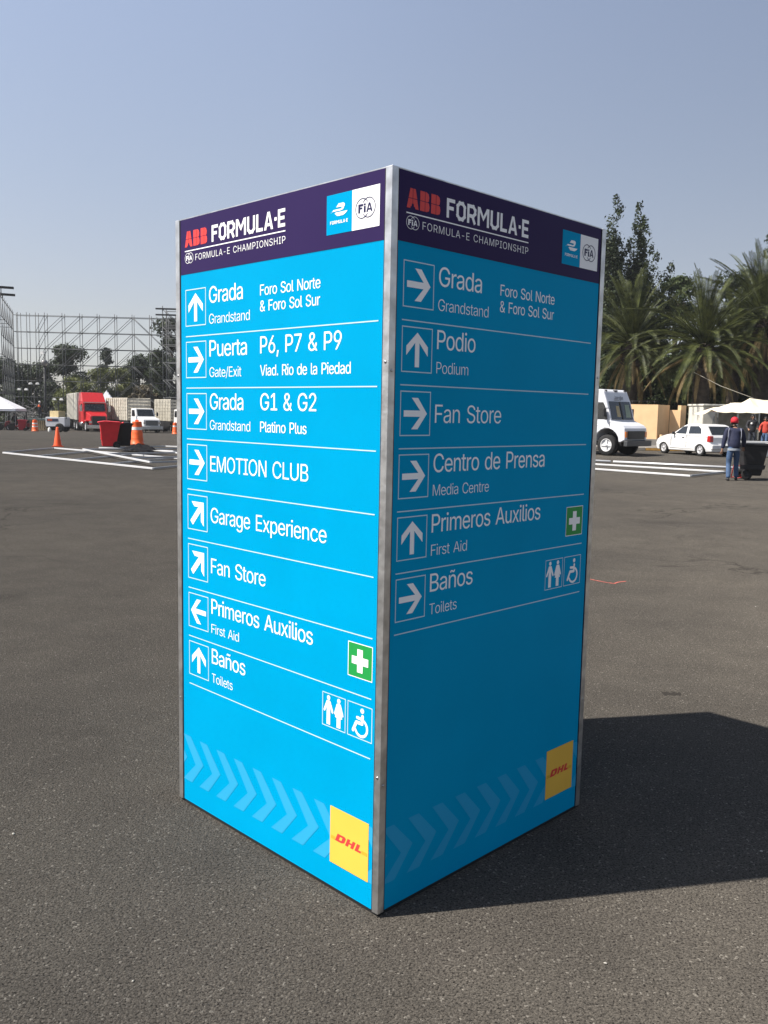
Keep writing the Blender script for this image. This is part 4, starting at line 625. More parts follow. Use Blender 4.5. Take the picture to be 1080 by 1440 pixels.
def palm(label, loc, hz, seed, scale=1.0, tr_=.46):
    rnd = random.Random(seed); t = thing('palm_tree', label, 'palm tree', loc, 0, 'palm trees behind the food stand'); m = MB()
    prof = []; z = -.2
    while z < hz-.9:
        prof += [(tr_*rnd.uniform(.93, 1.02), z), (tr_*rnd.uniform(1.03, 1.12), z+.10)]; z += .17
    prof += [(tr_*1.35, hz-.75), (tr_*1.55, hz-.25), (tr_*1.1, hz+.1), (.05, hz+.3)]
    m.lathe(prof, 18, wob=lambda t_, h: 1+.06*math.sin(9*t_+h*14))
    for i in range(70):          # old leaf bases
        a = rnd.uniform(0, 6.28); zz_ = hz-rnd.uniform(.1, 1.5); r_ = tr_*1.15; d = Vector((math.cos(a), math.sin(a), .75))
        b = Vector((r_*.8*math.cos(a), r_*.8*math.sin(a), zz_)); m.bar(b, b+d*rnd.uniform(.25, .5), .16, .05)
    m.build('trunk', PBARK, t)
    plan = [(82, 12), (64, 15), (45, 15), (25, 14), (5, 14), (-15, 16)]
    for e_, n in plan:
        for k in range(n):
            o = bpy.data.objects.new('frond', rnd.choice(FM[e_])); col.objects.link(o); o.parent = t; o.location = (0, 0, hz-.1+.15*e_/80)
            o.rotation_euler = (rnd.uniform(-.15, .15), rnd.uniform(-.12, .12), 6.283*(k+rnd.uniform(-.35, .35))/n + e_); s_ = scale*rnd.uniform(.85, 1.08); o.scale = (s_, s_, s_)
    for k in range(14):
        o = bpy.data.objects.new('dead_frond', rnd.choice(FD_)); col.objects.link(o); o.parent = t; o.location = (0, 0, hz-.35); o['label'] = 'dry tan hanging frond'
        o.rotation_euler = (rnd.uniform(-.2, .2), rnd.uniform(-.1, .1), 6.283*(k+rnd.uniform(-.4, .4))/14); s_ = scale*rnd.uniform(.8, 1.1); o.scale = (s_, s_, s_)
    return t
palm('broad date palm with drooping dry fronds nearest the sign, behind the step van', (far_x(884, 57), 57, .15), 6.1, 71, 1.06)
palm('broad date palm whose thick trunk stands between beige wall and food stand', (far_x(984, 53), 53, .15), 5.75, 72, 1.06, .48)
palm('tallest date palm at the right edge, above the cream awning', (far_x(1066, 56), 56, .15), 7.6, 73, 1.12, .50)
palm('date palm half hidden between the other palms, above the food stand', (far_x(1026, 60), 60, .15), 6.2, 74, 1.0, .46)

# ------------------------------------------------------------------ scaffolding
STEEL_D = pmat('galvanised_tube', (.062, .066, .07), .6, .0, var=.2, scale=2)
BLACKP = pmat('black_truss', (.02, .02, .022), .6)
def unit_tube(name, L, r, mat):
    m = MB(); m.tube([(0, 0, 0), (L, 0, 0)], r, 6); me_o = m.build(name, mat); me = me_o.data; bpy.data.objects.remove(me_o); return me
TUBES = {}
def member(parent, name, a, b, r=.045, mat=None):
    a, b = Vector(a), Vector(b); L = round((b-a).length, 2); key = (L, r)
    if key not in TUBES: TUBES[key] = unit_tube(name, L, r, mat or STEEL_D)
    o = bpy.data.objects.new(name, TUBES[key]); col.objects.link(o); o.parent = parent; o.location = a
    o.rotation_euler = (b-a).to_track_quat('X', 'Z').to_euler(); return o
def scaffold(label, loc, rotz, xs, depth, lifts, lift_h, brace, r=.039, base=0.0, posts_extra=.35):
    t = thing('scaffold_frame', label, 'scaffold', loc, rotz, 'bare steel grandstand scaffolding')
    top = lifts*lift_h
    for row_y in (0, depth):
        for x in xs: member(t, 'upright', (x, row_y, 0), (x, row_y, top+posts_extra), r)
        for k in range(1, lifts+1): member(t, 'ledger', (xs[0], row_y, k*lift_h), (xs[-1], row_y, k*lift_h), r*.85)
    for x in xs[::2]:
        for k in range(2, lifts+1, 2): member(t, 'transom', (x, 0, k*lift_h), (x, depth, k*lift_h), r*.8)
    for i in range(len(xs)-1):
        sgn = brace[i] if i < len(brace) else 0
        if not sgn: continue
        for k in range(0, lifts):
            for row_y in (0, depth):
                a, b = (xs[i], xs[i+1]) if sgn > 0 else (xs[i+1], xs[i]); member(t, 'brace', (a, row_y-.05, k*lift_h), (b, row_y-.05, (k+1)*lift_h), r*.75)
    return t
x0 = far_x(24, 106); g0 = gz(x0, 106)
xs = [0, .5, 1.55, 2.6] + [3.65+2.06*k for k in range(0, 8)] + [19.1]
scaffold('long bare scaffold back frame stretching across the left background', (x0, 105.6, g0), R(3), xs, 1.05, 7, 1.93, [0, 0, 0, 1, 1, 1, 1, 1, 1, -1, -1, -1][:len(xs)-1])
def left_stand():
    a = Vector((far_x(5, 90), 90)); b = Vector((far_x(21, 106), 106)); d = b-a; th = math.atan2(d.y, d.x)
    g = gz(-38, 92); n = 7; step = d.length/n
    t = scaffold('tall scaffold stand receding along the left edge of the photo', (a.x, a.y, g), th, [step*k for k in range(n+1)], 2.0, 7, 1.93, [1]*n)
    for (x, z) in ((-.2, 14.35), (1.6, 13.85)):
        m = MB(); m.bar((x, -1.3, z), (x, 3.4, z+.05), .28, .22); m.build('lamp_truss', BLACKP, t)
        member(t, 'upright', (x, -.1, 13.5), (x, -.1, z), .05)
left_stand()
def right_tower():
    D = 98; x = far_x(230, D); g = gz(x, D)
    t = scaffold('dark scaffold tower with top trusses next to the sign edge', (x, D, g), R(4), [0, 2.0, 4.0, 6.0], 2.2, 7, 1.93, [-1, -1, -1], .05)
    for z in (13.55, 12.9):
        m = MB(); m.bar((-.75, 0, z), (6.4, 0, z), .2, .16); m.build('lamp_truss', BLACKP, t)
    for k in range(7): member(t, 'guard_rail', (.1, -.02, 12.5-.36*k), (6.0, -.02, 12.5-.36*k), .028)
right_tower()

# ------------------------------------------------------------------ lamps on the left
GLOBE = pmat('frosted_globe', (.16, .16, .155), .3, spec=.6); DPOLE = pmat('dark_pole', (.022, .024, .026), .6); LAMPW = pmat('lamp_head_white', (.65, .65, .63), .4)
def lamp(label, px, D, ytop, kind):
    x = far_x(px, D); g = gz(x, D); h = far_z(px, ytop, D)-g; t = thing('street_lamp', label, 'street lamp', (x, D, g))
    m = MB(); m.tube([(0, 0, 0), (0, 0, h*.4), (0, 0, h-.25)], [.17, .15, .10] if kind == 'globe' else [.09, .08, .06], 10); m.build('pole', DPOLE, t)
    if kind == 'globe':
        m = MB(); m.sphere((0, 0, h), .36, 10); m.build('globe', GLOBE, t); m = MB(); m.lathe([(.12, h-.42), (.2, h-.34), (.2, h-.26)], 10); m.build('collar', DPOLE, t)
        m = MB(); m.box((-.12, -.1, h+1.05), (.5, .3, .28), 0, .08, .05); m.build('floodlight', LAMPW, t); m = MB(); m.tube([(0, 0, h+.3), (0, 0, h+.95)], .04, 6); m.build('stem', DPOLE, t)
    else:
        m = MB(); m.bar((-.45, 0, h-.3), (.45, 0, h-.3), .06); m.build('crossarm', DPOLE, t)
        for s_ in (-1, 1):
            m = MB(); m.box((s_*.4, -.08, h-.12), (.40, .28, .22), 0, .08, .05); m.build('lamp_head', LAMPW, t)
lamp('dark post with round globe lamp standing left of the red truck', 64, 95, 511, 'globe')
lamp('thin post with twin white floodlights above the tent', 33, 99, 546, 'twin')
lamp('thin post with twin white floodlights between tent and worker', 49, 101, 538, 'twin')
lamp('thin post with twin white floodlights above the trailer', 82, 100, 560, 'twin')
# ------------------------------------------------------------------ shared paints
WHITE_P = pmat('white_paint', (.74, .74, .73), .35, var=.06, scale=1.2, spec=.5, coat=.3)
GLASS_D = pmat('dark_window_glass', (.018, .022, .025), .08, var=.2, spec=.8)
TYRE = pmat('tyre_rubber', (.016, .016, .016), .85, var=.3, scale=8)
RIM = pmat('silver_rim', (.52, .52, .53), .4, .2)
CHROME = pmat('bright_metal', (.62, .62, .62), .25, .9, var=.1)
DARK = pmat('black_plastic', (.018, .018, .019), .55, var=.2)
RED_P = pmat('red_paint', (.50, .018, .022), .35, var=.08, spec=.5, coat=.3)
ORANGE = pmat('orange_plastic', (.78, .115, .018), .5, var=.12, scale=5)
WBAND = pmat('white_reflective_band', (.72, .71, .68), .5, var=.15, scale=12)
def wheel(parent, x, y, r, w, side, spokes=5, cap=None, name='wheel'):
    m = MB(); a, b = -w/2, w/2
    m.lathe([(r*.62, a), (r*.93, a), (r, a+w*.14), (r, b-w*.14), (r*.93, b), (r*.62, b), (r*.60, b*.2), (r*.60, a*.2), (r*.62, a)], 24, (0, 0, 0), 'y', caps=False); o = m.build(name, TYRE, parent); o.location = (x, y, r)
    k = MB(); s = side*w*.5
    k.lathe([(.001, s*.35), (r*.60, s*.35), (r*.62, s*.98), (r*.56, s*1.0), (r*.52, s*.55)] if side > 0 else [(r*.52, s*.55), (r*.56, s*1.0), (r*.62, s*.98), (r*.60, s*.35), (.001, s*.35)], 20, (0, 0, 0), 'y')
    k.lathe([(.001, s*1.02), (r*.16, s*1.0), (r*.18, s*.5)] if side > 0 else [(r*.18, s*.5), (r*.16, s*1.0), (.001, s*1.02)], 12, (0, 0, 0), 'y')
    for i in range(spokes):
        t = 6.2832*i/spokes; d = Vector((math.cos(t), 0, math.sin(t))); k.bar(d*r*.12+Vector((0, s*.8, 0)), d*r*.56+Vector((0, s*.72, 0)), r*.19, w*.10, (0, 1, 0))
    k.build('rim', cap or RIM, o); return o
def arch(x, r, z0, n=9): return [(x+r*math.cos(math.pi-math.pi*i/n), z0+r*math.sin(math.pi-math.pi*i/n)) for i in range(n+1)]
def panel_on(parent, name, pts, mat, thick=.012):
    """a plate standing proud of the surface whose outline (outward ccw) is pts"""
    P = [Vector(p) for p in pts]; nrm = (P[1]-P[0]).cross(P[2]-P[0]).normalized(); n = len(P); m = MB()
    V = [p-nrm*.006 for p in P] + [p+nrm*thick for p in P]
    m.add(V, [tuple(reversed(range(n))), tuple(range(n, 2*n))] + [(i, (i+1) % n, (i+1) % n+n, i+n) for i in range(n)]); return m.build(name, mat, parent)

# ------------------------------------------------------------------ hatchback car
def hatchback(loc, rotz):
    t = thing('parked_car', 'white three door hatchback parked by the kerb, left of the man', 'car', loc, rotz)
    hw = .80
    def body_fn(p):
        x, y, z = p; e = max(0, (abs(x-1.22)-1.35)/.5); return (x, y*(1-.10*e*e-.10*max(0, z-.62)-.05*max(0, .40-z)/.2), z)
    low = [(-.64, .22), (-.67, .45), (-.60, .62), (-.58, .86), (-.45, .90), (.5, .92), (1.9, .94), (2.25, .895), (2.70, .79), (2.95, .66), (3.06, .50), (3.06, .30), (2.95, .20)]
    under = [(2.80, .20)] + arch(2.44, .335, .20)[::-1] + arch(0, .335, .20)[::-1]
    m = MB(); m.prism(low+under, hw, -hw, body_fn); b = m.build('body', WHITE_P, t, bevel=.05)
    def cab_fn(p):
        x, y, z = p; return (x, y*(.765-.30*max(0, z-.86)), z)
    g = [(-.56, .86), (-.50, .95), (-.14, 1.34), (.06, 1.395), (.6, 1.42), (1.05, 1.395), (1.25, 1.33), (1.98, .90), (1.98, .86)]
    m = MB(); m.prism(g, 1.0, -1.0, cab_fn); m.build('cabin', WHITE_P, t, bevel=.05)
    for s in (1, -1):
        def q(x, z, off=.004): return (x, s*(.765-.30*max(0, z-.86)+off), z)
        for nm, pts in (('side_window', [(.98, .96), (1.72, .96), (1.30, 1.28), (1.02, 1.31)]), ('quarter_window', [(.02, .99), (.84, .97), (.86, 1.31), (.30, 1.32), (.10, 1.20)])):
            P = [q(*p) for p in pts]; panel_on(t, nm, P if s < 0 else P[::-1], GLASS_D, .006)
        P = [q(x, z, .002) for x, z in ((.915, .42), (.93, .42), (.93, .90), (.915, .90))]
        for a_, b_ in (((.905, .36), (.918, .88)), ((1.93, .40), (1.943, .86)), ((.42, .300), (2.02, .312))):
            def yy(z): return s*(.80*(1-.10*max(0, z-.62)-.05*max(0, .40-z)/.2)+.0005)
            P = [(a_[0], yy(a_[1]), a_[1]), (b_[0], yy(a_[1]), a_[1]), (b_[0], yy(b_[1]), b_[1]), (a_[0], yy(b_[1]), b_[1])]; panel_on(t, 'panel_gap', P if s < 0 else P[::-1], pmat('gap_grey', (.10, .10, .10), .8), .002)
        d = MB(); d.box((1.12, s*.785, .80), (.14, .03, .035)); d.build('door_handle', DARK, t)
        d = MB(); d.box((1.72, s*.84, .98), (.10, .17, .12), 0, .02, .02); d.build('wing_mirror', DARK, t, bevel=.02)
        l = MB(); l.prism([(-.615, .64), (-.60, .90), (-.44, .92), (-.40, .66)], s*.60, s*.775); l.build('tail_light', pmat('tail_lamp_red', (.40, .012, .012), .2, spec=.7), t, bevel=.01)
        l = MB(); l.box((2.98, s*.55, .62), (.16, .30, .15), 0, .05, .02); l.build('headlight', pmat('clear_lamp', (.5, .5, .5), .1, .5), t, bevel=.02)
    panel_on(t, 'rear_window', [(-.492, -.60, .965), (-.492, .60, .965), (-.175, .53, 1.31), (-.175, -.53, 1.31)][::-1], GLASS_D, .014)
    panel_on(t, 'windscreen', [(1.90, .62, .945), (1.90, -.62, .945), (1.30, -.54, 1.30), (1.30, .54, 1.30)][::-1], GLASS_D, .012)
    m = MB(); m.box((-.665, 0, .42), (.10, 1.44, .20)); m.build('rear_bumper', pmat('bumper_white', (.62, .62, .61), .5), t, bevel=.03)
    m = MB(); m.box((-.722, 0, .44), (.012, .34, .10)); m.build('number_plate', pmat('plate_grey', (.18, .2, .2), .5), t)
    m = MB(); m.box((1.2, 0, .26), (3.2, 1.3, .16)); m.build('underbody', DARK, t)
    m = MB(); m.tube([(-.50, -.25, 1.03), (-.53, .15, 1.02)], .012, 5); m.build('wiper', DARK, t)
    for x in (0, 2.44):
        for s in (1, -1): wheel(t, x, s*.69, .285, .18, s)
    return t
th = math.atan2(.93, -.36); lv = Vector((-.93, -.36)).normalized(); c = Vector((14.00, 38.75)) - lv*.69
hatchback((c.x, c.y, 0), th)

# ------------------------------------------------------------------ step van
def step_van(loc, rotz):
    t = thing('step_van', 'white boxy delivery van with its nose out past the sign edge', 'van', loc, rotz); hw = .98
    WV = pmat('van_white_paint', (.70, .71, .74), .4, var=.06, scale=1.0, spec=.5)
    low = [(-4.4, .62), (-4.4, 2.0), (-.10, 2.0), (-.10, 1.52), (.17, 1.50), (.70, 1.30), (.82, 1.18), (.84, .70), (.66, .60)]
    m = MB(); m.prism(low + arch(0, .57, .60)[::-1] + [(-.60, .60)] + arch(-2.9, .50, .60)[::-1] + [(-3.5, .60)], hw, -hw, lambda p: (p[0], p[1]*(1-.12*max(0, p[0]-.1)), p[2])); m.build('body', WV, t, bevel=.05)
    m = MB(); m.prism([(-4.4, 1.995), (-4.4, 2.74), (-.42, 2.83), (-.26, 2.76), (-.07, 2.32), (.035, 1.995)], hw, -hw, lambda p: (p[0], p[1]*(1-.05*max(0, p[2]-2.3)), p[2])); m.build('cargo_box', WV, t, bevel=.06)
    m = MB(); m.prism([(-.10, 1.50), (-.10, 1.998), (.036, 1.996), (.168, 1.49)], hw-.03, -hw+.03); m.build('cowl', WV, t)
    panel_on(t, 'windscreen', [(.160, -.84, 1.54), (.160, .84, 1.54), (-.062, .82, 2.31), (-.062, -.82, 2.31)], GLASS_D, .02)
    m = MB(); m.bar((.182, 0, 1.56), (-.035, 0, 2.31), .05, .03); m.build('screen_pillar', DARK, t)
    panel_on(t, 'windscreen_reflection_pane', [(.128, -.40, 1.65), (.128, -.12, 1.65), (-.005, -.14, 2.12), (-.005, -.36, 2.12)], pmat('reflection_tan', (.42, .34, .18), .6), .026)['label'] = 'tan pane painted as a reflection on the screen'  # plates over the glass with reflections and daylight painted into their colour
    panel_on(t, 'windscreen_reflection_pane', [(.134, .30, 1.63), (.134, .70, 1.63), (-.02, .68, 2.18), (-.02, .36, 2.18)], pmat('reflection_green', (.22, .27, .18), .2), .026)['label'] = 'pale green pane painted as daylight on the screen'
    v, f = text_mesh('Jangle', 0, 0, .17, .72); al = Vector((-.19, 0, .44)).normalized(); o0 = Vector((-.085, -.36, 2.40)); nn = Vector((.92, 0, .39))*.016; m = MB()
    m.add([o0+nn+Vector((0, p[0]+.12*p[1], 0))+al*p[1] for p in v], f); m.add([o0+nn+Vector((0, a, 0))+al*b for a, b in ((-.06, -.05), (.34, -.05), (.34, -.03), (-.06, -.03))], [(0, 1, 2, 3)])
    m.build('lettering', pmat('dark_lettering', (.03, .035, .05), .5), t)
    for y in (-.75, 0, .75):
        k = MB(); k.box((-.27, y, 2.775), (.09, .22 if y == 0 else .08, .06)); k.build('marker_lamp', DARK, t)
    for s in (1, -1):
        P = [(-.72, s*.984, 1.55), (.02, s*.984, 1.55), (-.12, s*.984, 2.12), (-.22, s*.984, 2.27), (-.64, s*.984, 2.27), (-.72, s*.984, 2.18)]
        panel_on(t, 'side_window', P if s < 0 else P[::-1], GLASS_D, .006)
        m = MB(); m.box((-.06, s*1.12, 1.84), (.08, .16, .34)); m.tube([(.0, s*.98, 1.62), (-.05, s*1.12, 1.68)], .015, 5); m.build('wing_mirror', DARK, t, bevel=.01)
        m = MB(); m.box((.81, s*.79, .92), (.10, .16, .24)); m.build('indicator', pmat('amber_lamp', (.75, .20, .02), .3), t, bevel=.01)
        m = MB(); m.box((-.62, s*.992, 1.18), (.16, .02, .04)); m.build('door_handle', DARK, t)
        m = MB(); m.bar((.12, s*.978, 1.16), (.12, s*.978, 1.46), .012, .014); m.build('door_seam', pmat('seam_grey', (.2, .2, .21), .6), t)
        m = MB(); m.lathe([(.001, s*.002), (.47, s*.002)] if s > 0 else [(.47, s*.002), (.001, s*.002)], 20, (0, s*.55, .52), 'y'); m.build('wheel_well', DARK, t)
    m = MB(); m.box((.842, 0, .90), (.06, 1.36, .34)); 
    for k in range(4): m.box((.872, 0, .78+.08*k), (.02, 1.30, .018))
    m.build('grille', DARK, t)
    m = MB(); m.box((.95, 0, .55), (.18, 1.98, .24)); m.build('bumper', pmat('dark_bumper', (.055, .058, .06), .5), t, bevel=.02)
    m = MB(); m.box((-1.8, 0, .52), (4.6, 1.2, .2)); m.build('chassis', DARK, t)
    m = MB(); m.box((-.95, .9, 2.79), (.12, .08, .05)); m.box((-.95, -.9, 2.79), (.12, .08, .05)); m.build('roof_lamp', pmat('red_lamp', (.5, .03, .02), .3), t)
    for x in (0, -2.9):
        for s in (1, -1): wheel(t, x, s*.85, .45, .24, s, 4, pmat('white_steel_rim', (.62, .62, .62), .5))
    return t
th = math.atan2(-.72, .689); step_van((10.12, 38.05, 0), th)

# ------------------------------------------------------------------ lorries on the left
def semi_tractor(loc, rotz):
    t = thing('semi_truck', 'red long nosed semi truck with tall roof fairing facing the camera', 'truck', loc, rotz)
    m = MB(); m.prism([(-.75, .75), (-.75, 2.02), (.85, 1.72), (1.02, 1.55), (1.05, .72)], .98, -.98, lambda p: (p[0], p[1]*(1-.12*max(0, p[0]+.2)), p[2])); m.build('hood', RED_P, t, bevel=.06)
    m = MB(); m.prism([(-3.3, .85), (-3.3, 3.0), (-1.05, 3.0), (-.74, 2.05), (-.74, .85)], 1.18, -1.18); m.build('cab', RED_P, t, bevel=.05)
    m = MB(); m.prism([(-3.25, 3.0), (-3.25, 3.98), (-2.2, 3.98), (-1.30, 3.0)], 1.2, -1.2, lambda p: (p[0], p[1]*(1-.10*max(0, p[2]-3.0)), p[2])); m.build('roof_fairing', RED_P, t, bevel=.05)
    panel_on(t, 'windscreen', [(-.73, -1.02, 2.10), (-.73, 1.02, 2.10), (-1.0, .98, 2.86), (-1.0, -.98, 2.86)], GLASS_D, .02)
    m = MB(); m.box((-.86, 0, 2.96), (.30, 2.2, .06)); m.build('sun_visor', CHROME, t)
    m = MB(); m.box((1.05, 0, 1.18), (.06, 1.30, .84)); m.build('grille', pmat('dark_grille', (.03, .032, .035), .4), t)
    m = MB(); m.box((1.10, 0, .52), (.22, 2.3, .36)); m.build('bumper', CHROME, t, bevel=.03)
    for s in (1, -1):
        m = MB(); m.box((.98, s*.82, .98), (.14, .26, .22)); m.build('headlight', CHROME, t, bevel=.02)
        P = [(-1.9, s*1.185, 2.10), (-1.0, s*1.185, 2.10), (-1.2, s*1.185, 2.80), (-1.9, s*1.185, 2.80)]; panel_on(t, 'side_window', P if s < 0 else P[::-1], GLASS_D, .008)
        m = MB(); m.box((-.75, s*1.42, 2.35), (.12, .22, .62)); m.tube([(-1.0, s*1.18, 2.5), (-.75, s*1.40, 2.5)], .02, 5); m.build('wing_mirror', CHROME, t, bevel=.01)
        m = MB(); m.tube([(-3.5, s*1.0, 1.0), (-3.5, s*1.0, 3.7)], .08, 8); m.build('exhaust_stack', CHROME, t)
        m = MB(); m.tube([(-2.6, s*.98, .72), (-1.3, s*.98, .72)], .30, 12); m.build('fuel_tank', CHROME, t)
        m = MB(); m.box((.05, s*1.05, 1.10), (1.15, .30, .16)); m.build('mudguard', RED_P, t, bevel=.05)
    m = MB(); m.box((-3.0, 0, .8), (7.0, .9, .25)); m.build('chassis', DARK, t)
    for x in (0, -4.3, -5.6):
        for s in (1, -1): wheel(t, x, s*.98, .52, .30 if x == 0 else .5, s, 6)
    return t
def box_trailer(loc, rotz):
    t = thing('box_trailer', 'long white box trailer coupled behind the red semi truck', 'trailer', loc, rotz)
    m = MB(); m.box((-6.9, 0, 2.58), (13.8, 2.55, 2.85)); m.build('box', pmat('trailer_cream', (.56, .54, .47), .5, var=.10, scale=.8), t, bevel=.04)
    m = MB()
    for k in range(24): m.box((-.3-.58*k, 1.282, 2.6), (.04, .015, 2.7)); m.box((-.3-.58*k, -1.282, 2.6), (.04, .015, 2.7))
    m.build('side_rib', pmat('rib_grey', (.38, .37, .34), .5), t)
    m = MB(); m.box((-6.9, 0, 1.08), (13.6, 2.3, .18)); m.build('frame', DARK, t)
    for s in (1, -1):
        m = MB(); m.bar((-3.0, s*.9, 0), (-3.0, s*.9, 1.05), .14); m.build('landing_leg', DARK, t)
        for x in (-11.0, -12.3): wheel(t, x, s*.98, .52, .5, s, 6)
    return t
th = R(-60.5); hx = Vector((math.cos(th), math.sin(th))); o = Vector((-29.5, 89.5))
semi_tractor((o.x, o.y, gz(o.x, o.y)), th); q = o - hx*3.75; box_trailer((q.x, q.y, gz(o.x, o.y)-.05), R(-66))

SLAT = pmat('weathered_slats', (.46, .43, .36), .75, var=.25, scale=3)
def stake_truck(label, loc, rotz, skirt=False):
    t = thing('stake_truck', label, 'truck', loc, rotz, 'white stake bed trucks parked in the background')
    m = MB(); m.prism([(-.55, .70), (-.55, 1.62), (.85, 1.42), (1.0, 1.28), (1.02, .66)], .95, -.95, lambda p: (p[0], p[1]*(1-.10*max(0, p[0])), p[2])); m.build('hood', WHITE_P, t, bevel=.06)
    m = MB(); m.prism([(-2.1, .75), (-2.1, 2.42), (-.95, 2.42), (-.52, 1.62), (-.52, .75)], 1.02, -1.02, lambda p: (p[0], p[1]*(1-.10*max(0, p[2]-1.6)), p[2])); m.build('cab', WHITE_P, t, bevel=.07)
    panel_on(t, 'windscreen', [(-.52, -.85, 1.66), (-.52, .85, 1.66), (-.90, .80, 2.33), (-.90, -.80, 2.33)], GLASS_D, .02)
    m = MB(); m.box((1.02, 0, 1.0), (.05, 1.25, .50))
    for k in range(5): m.box((1.05, 0, .82+.09*k), (.02, 1.2, .02))
    m.build('grille', pmat('grille_grey', (.16, .17, .18), .4, .4), t)
    m = MB(); m.box((1.10, 0, .52), (.24, 2.2, .30)); m.build('bumper', pmat('bumper_pale', (.5, .5, .48), .5), t, bevel=.03)
    for s in (1, -1):
        P = [(-1.75, s*1.0, 1.66), (-.85, s*1.0, 1.66), (-1.08, s*.96, 2.26), (-1.75, s*.96, 2.26)]; panel_on(t, 'side_window', P if s < 0 else P[::-1], GLASS_D, .02)
        m = MB(); m.box((-.60, s*1.24, 1.85), (.10, .18, .40)); m.tube([(-.75, s*1.0, 1.85), (-.6, s*1.22, 1.85)], .018, 5); m.build('wing_mirror', DARK, t, bevel=.01)
        m = MB(); m.box((1.0, s*.76, 1.0), (.06, .20, .20)); m.build('headlight', CHROME, t, bevel=.01)
        m = MB(); m.box((.05, s*1.0, .98), (1.1, .24, .14)); m.build('mudguard', WHITE_P, t, bevel=.05)
    m = MB(); m.box((-5.4, 0, 1.12), (6.2, 2.4, .16)); m.build('bed', DARK, t)
    for y in (-1.2, 1.2):
        m = MB()
        for k in range(7): m.box((-5.4, y, 1.34+.33*k), (6.2, .04, .30))
        for k in range(11): m.box((-8.4+.6*k, y+(.045 if y > 0 else -.045), 2.30), (.16, .05, 2.2))
        m.build('stake_side', SLAT, t)
    m = MB()
    for k in range(7): m.box((-2.34, 0, 1.32+.33*k), (.05, 2.34, .24))
    for k in range(6): m.box((-2.30, -1.0+.4*k, 2.30), (.03, .07, 2.2))
    m.build('headboard', SLAT, t)
    m = MB(); m.box((-3.5, 0, .82), (8.6, .8, .22)); m.build('chassis', DARK, t)
    if skirt: m = MB(); m.box((-5.2, -1.23, .68), (5.2, .03, .85)); m.build('side_skirt', pmat('black_tarpaulin', (.012, .012, .014), .6), t)
    for x in (0, -5.6):
        for s in (1, -1): wheel(t, x, s*.92, .46, .26 if x == 0 else .46, s, 6)
    return t
o = Vector((far_x(208, 88.0), 88.0)); stake_truck('white stake bed truck with long hood parked right of the red truck', (o.x, o.y, gz(*o)), R(-53))
o = Vector((far_x(266, 90), 90)); stake_truck('white stake bed truck partly hidden behind the left edge of the sign', (o.x, o.y, gz(*o)), R(-60), True)

# ------------------------------------------------------------------ traffic drums and cone
def drum():
    t = thing('traffic_drum', 'large orange traffic drum right of the black bin, in front of the white truck', 'traffic drum', (far_x(192.5, 38.9), 38.9, 0), 0, 'orange traffic drums')
    m = MB(); m.lathe([(.30, 0), (.30, .05), (.275, .06), (.268, .30), (.262, .32), (.250, .34), (.244, .56), (.236, .58), (.226, .60), (.222, .80), (.216, .82), (.214, .84), (.206, .99), (.207, 1.0), (.206, 1.03), (.18, 1.035), (.179, 1.036), (.001, 1.037)], 24); m.build('barrel', ORANGE, t)
    m = MB(); m.lathe([(.2285, .66), (.2245, .79)], 24, caps=False); m.build('reflective_band', WBAND, t)
    m = MB(); m.lathe([(.33, 0), (.33, .045), (.29, .06)], 20); m.build('base', pmat('drum_base', (.42, .08, .02), .7, var=.3), t)
    m = MB(); m.box((0, 0, 1.07), (.16, .05, .07)); m.build('handle', ORANGE, t, bevel=.015); return t
d1 = drum()
d2 = dup(d1); d2.location = (far_x(48.5, 81), 81, gz(-33, 81)); d2.rotation_euler.z = 1.2; d2['label'] = 'orange and white traffic drum below the worker on the flatbed'
for ch in [x for x in bpy.data.objects if x.parent == d2 and x.name.startswith('reflective_band')]:
    b = ch.copy(); col.objects.link(b); b.location = (0, 0, -.26); b.scale = (1.09, 1.09, 1)
d3 = dup(d1); d3.location = (far_x(246.5, 80), 80, gz(-20, 80)); d3.rotation_euler.z = 2.1; d3['label'] = 'orange traffic drum touching the left edge of the sign in the photo'
t = thing('traffic_cone', 'bright orange traffic cone standing alone in front of the white trailer', 'traffic cone', (far_x(80, 35.6), 35.6, 0))
m = MB(); m.lathe([(.165, .035), (.155, .06), (.045, .78), (.03, .80), (.03, .76)], 20); m.build('cone', pmat('cone_orange', (.86, .10, .02), .45, var=.06), t)
m = MB(); m.box((0, 0, .018), (.44, .44, .036), .3); m.build('base', pmat('cone_base', (.35, .06, .02), .7, var=.2), t, bevel=.012)

# ------------------------------------------------------------------ wheeled bins
def wheelie_bin(label, loc, rotz, mat, s=1.0, cat='bin', group=None, tilt=0):
    t = thing('wheeled_bin', label, cat, loc, rotz, group); t.scale = (s, s, s); m = MB()
    def ring(z, wx, wy, cx=0): return [(cx+sx*wx/2, sy*wy/2, z) for sx, sy in ((-1, -1), (1, -1), (1, 1), (-1, 1))]
    m.hexa(ring(.08, .50, .48, .04)+ring(.94, .74, .66)); m.build('bin_body', mat, t, bevel=.03)
    m = MB(); m.box((0, 0, .955), (.80, .70, .05)); m.build('rim', mat, t, bevel=.015)
    m = MB(); m.prism([(-.41, .98), (-.38, 1.03), (.2, 1.06), (.44, 1.02), (.45, .98)], -.36, .36); m.build('lid', mat, t, bevel=.02)
    m = MB(); m.tube([(-.44, -.28, .97), (-.50, -.28, 1.0), (-.50, .28, 1.0), (-.44, .28, .97)], .017, 8); m.build('handle', mat, t)
    for y in (-.12, .12):
        m = MB(); m.box((.315, y, .62), (.05, .05, .46)); m.box((.30, y, .36), (.09, .08, .05)); m.build('lift_bar', mat, t, bevel=.01)
    for y in (-.27, .27): wheel(t, -.24, y, .14, .06, 1 if y > 0 else -1, 5, DARK)
    return t
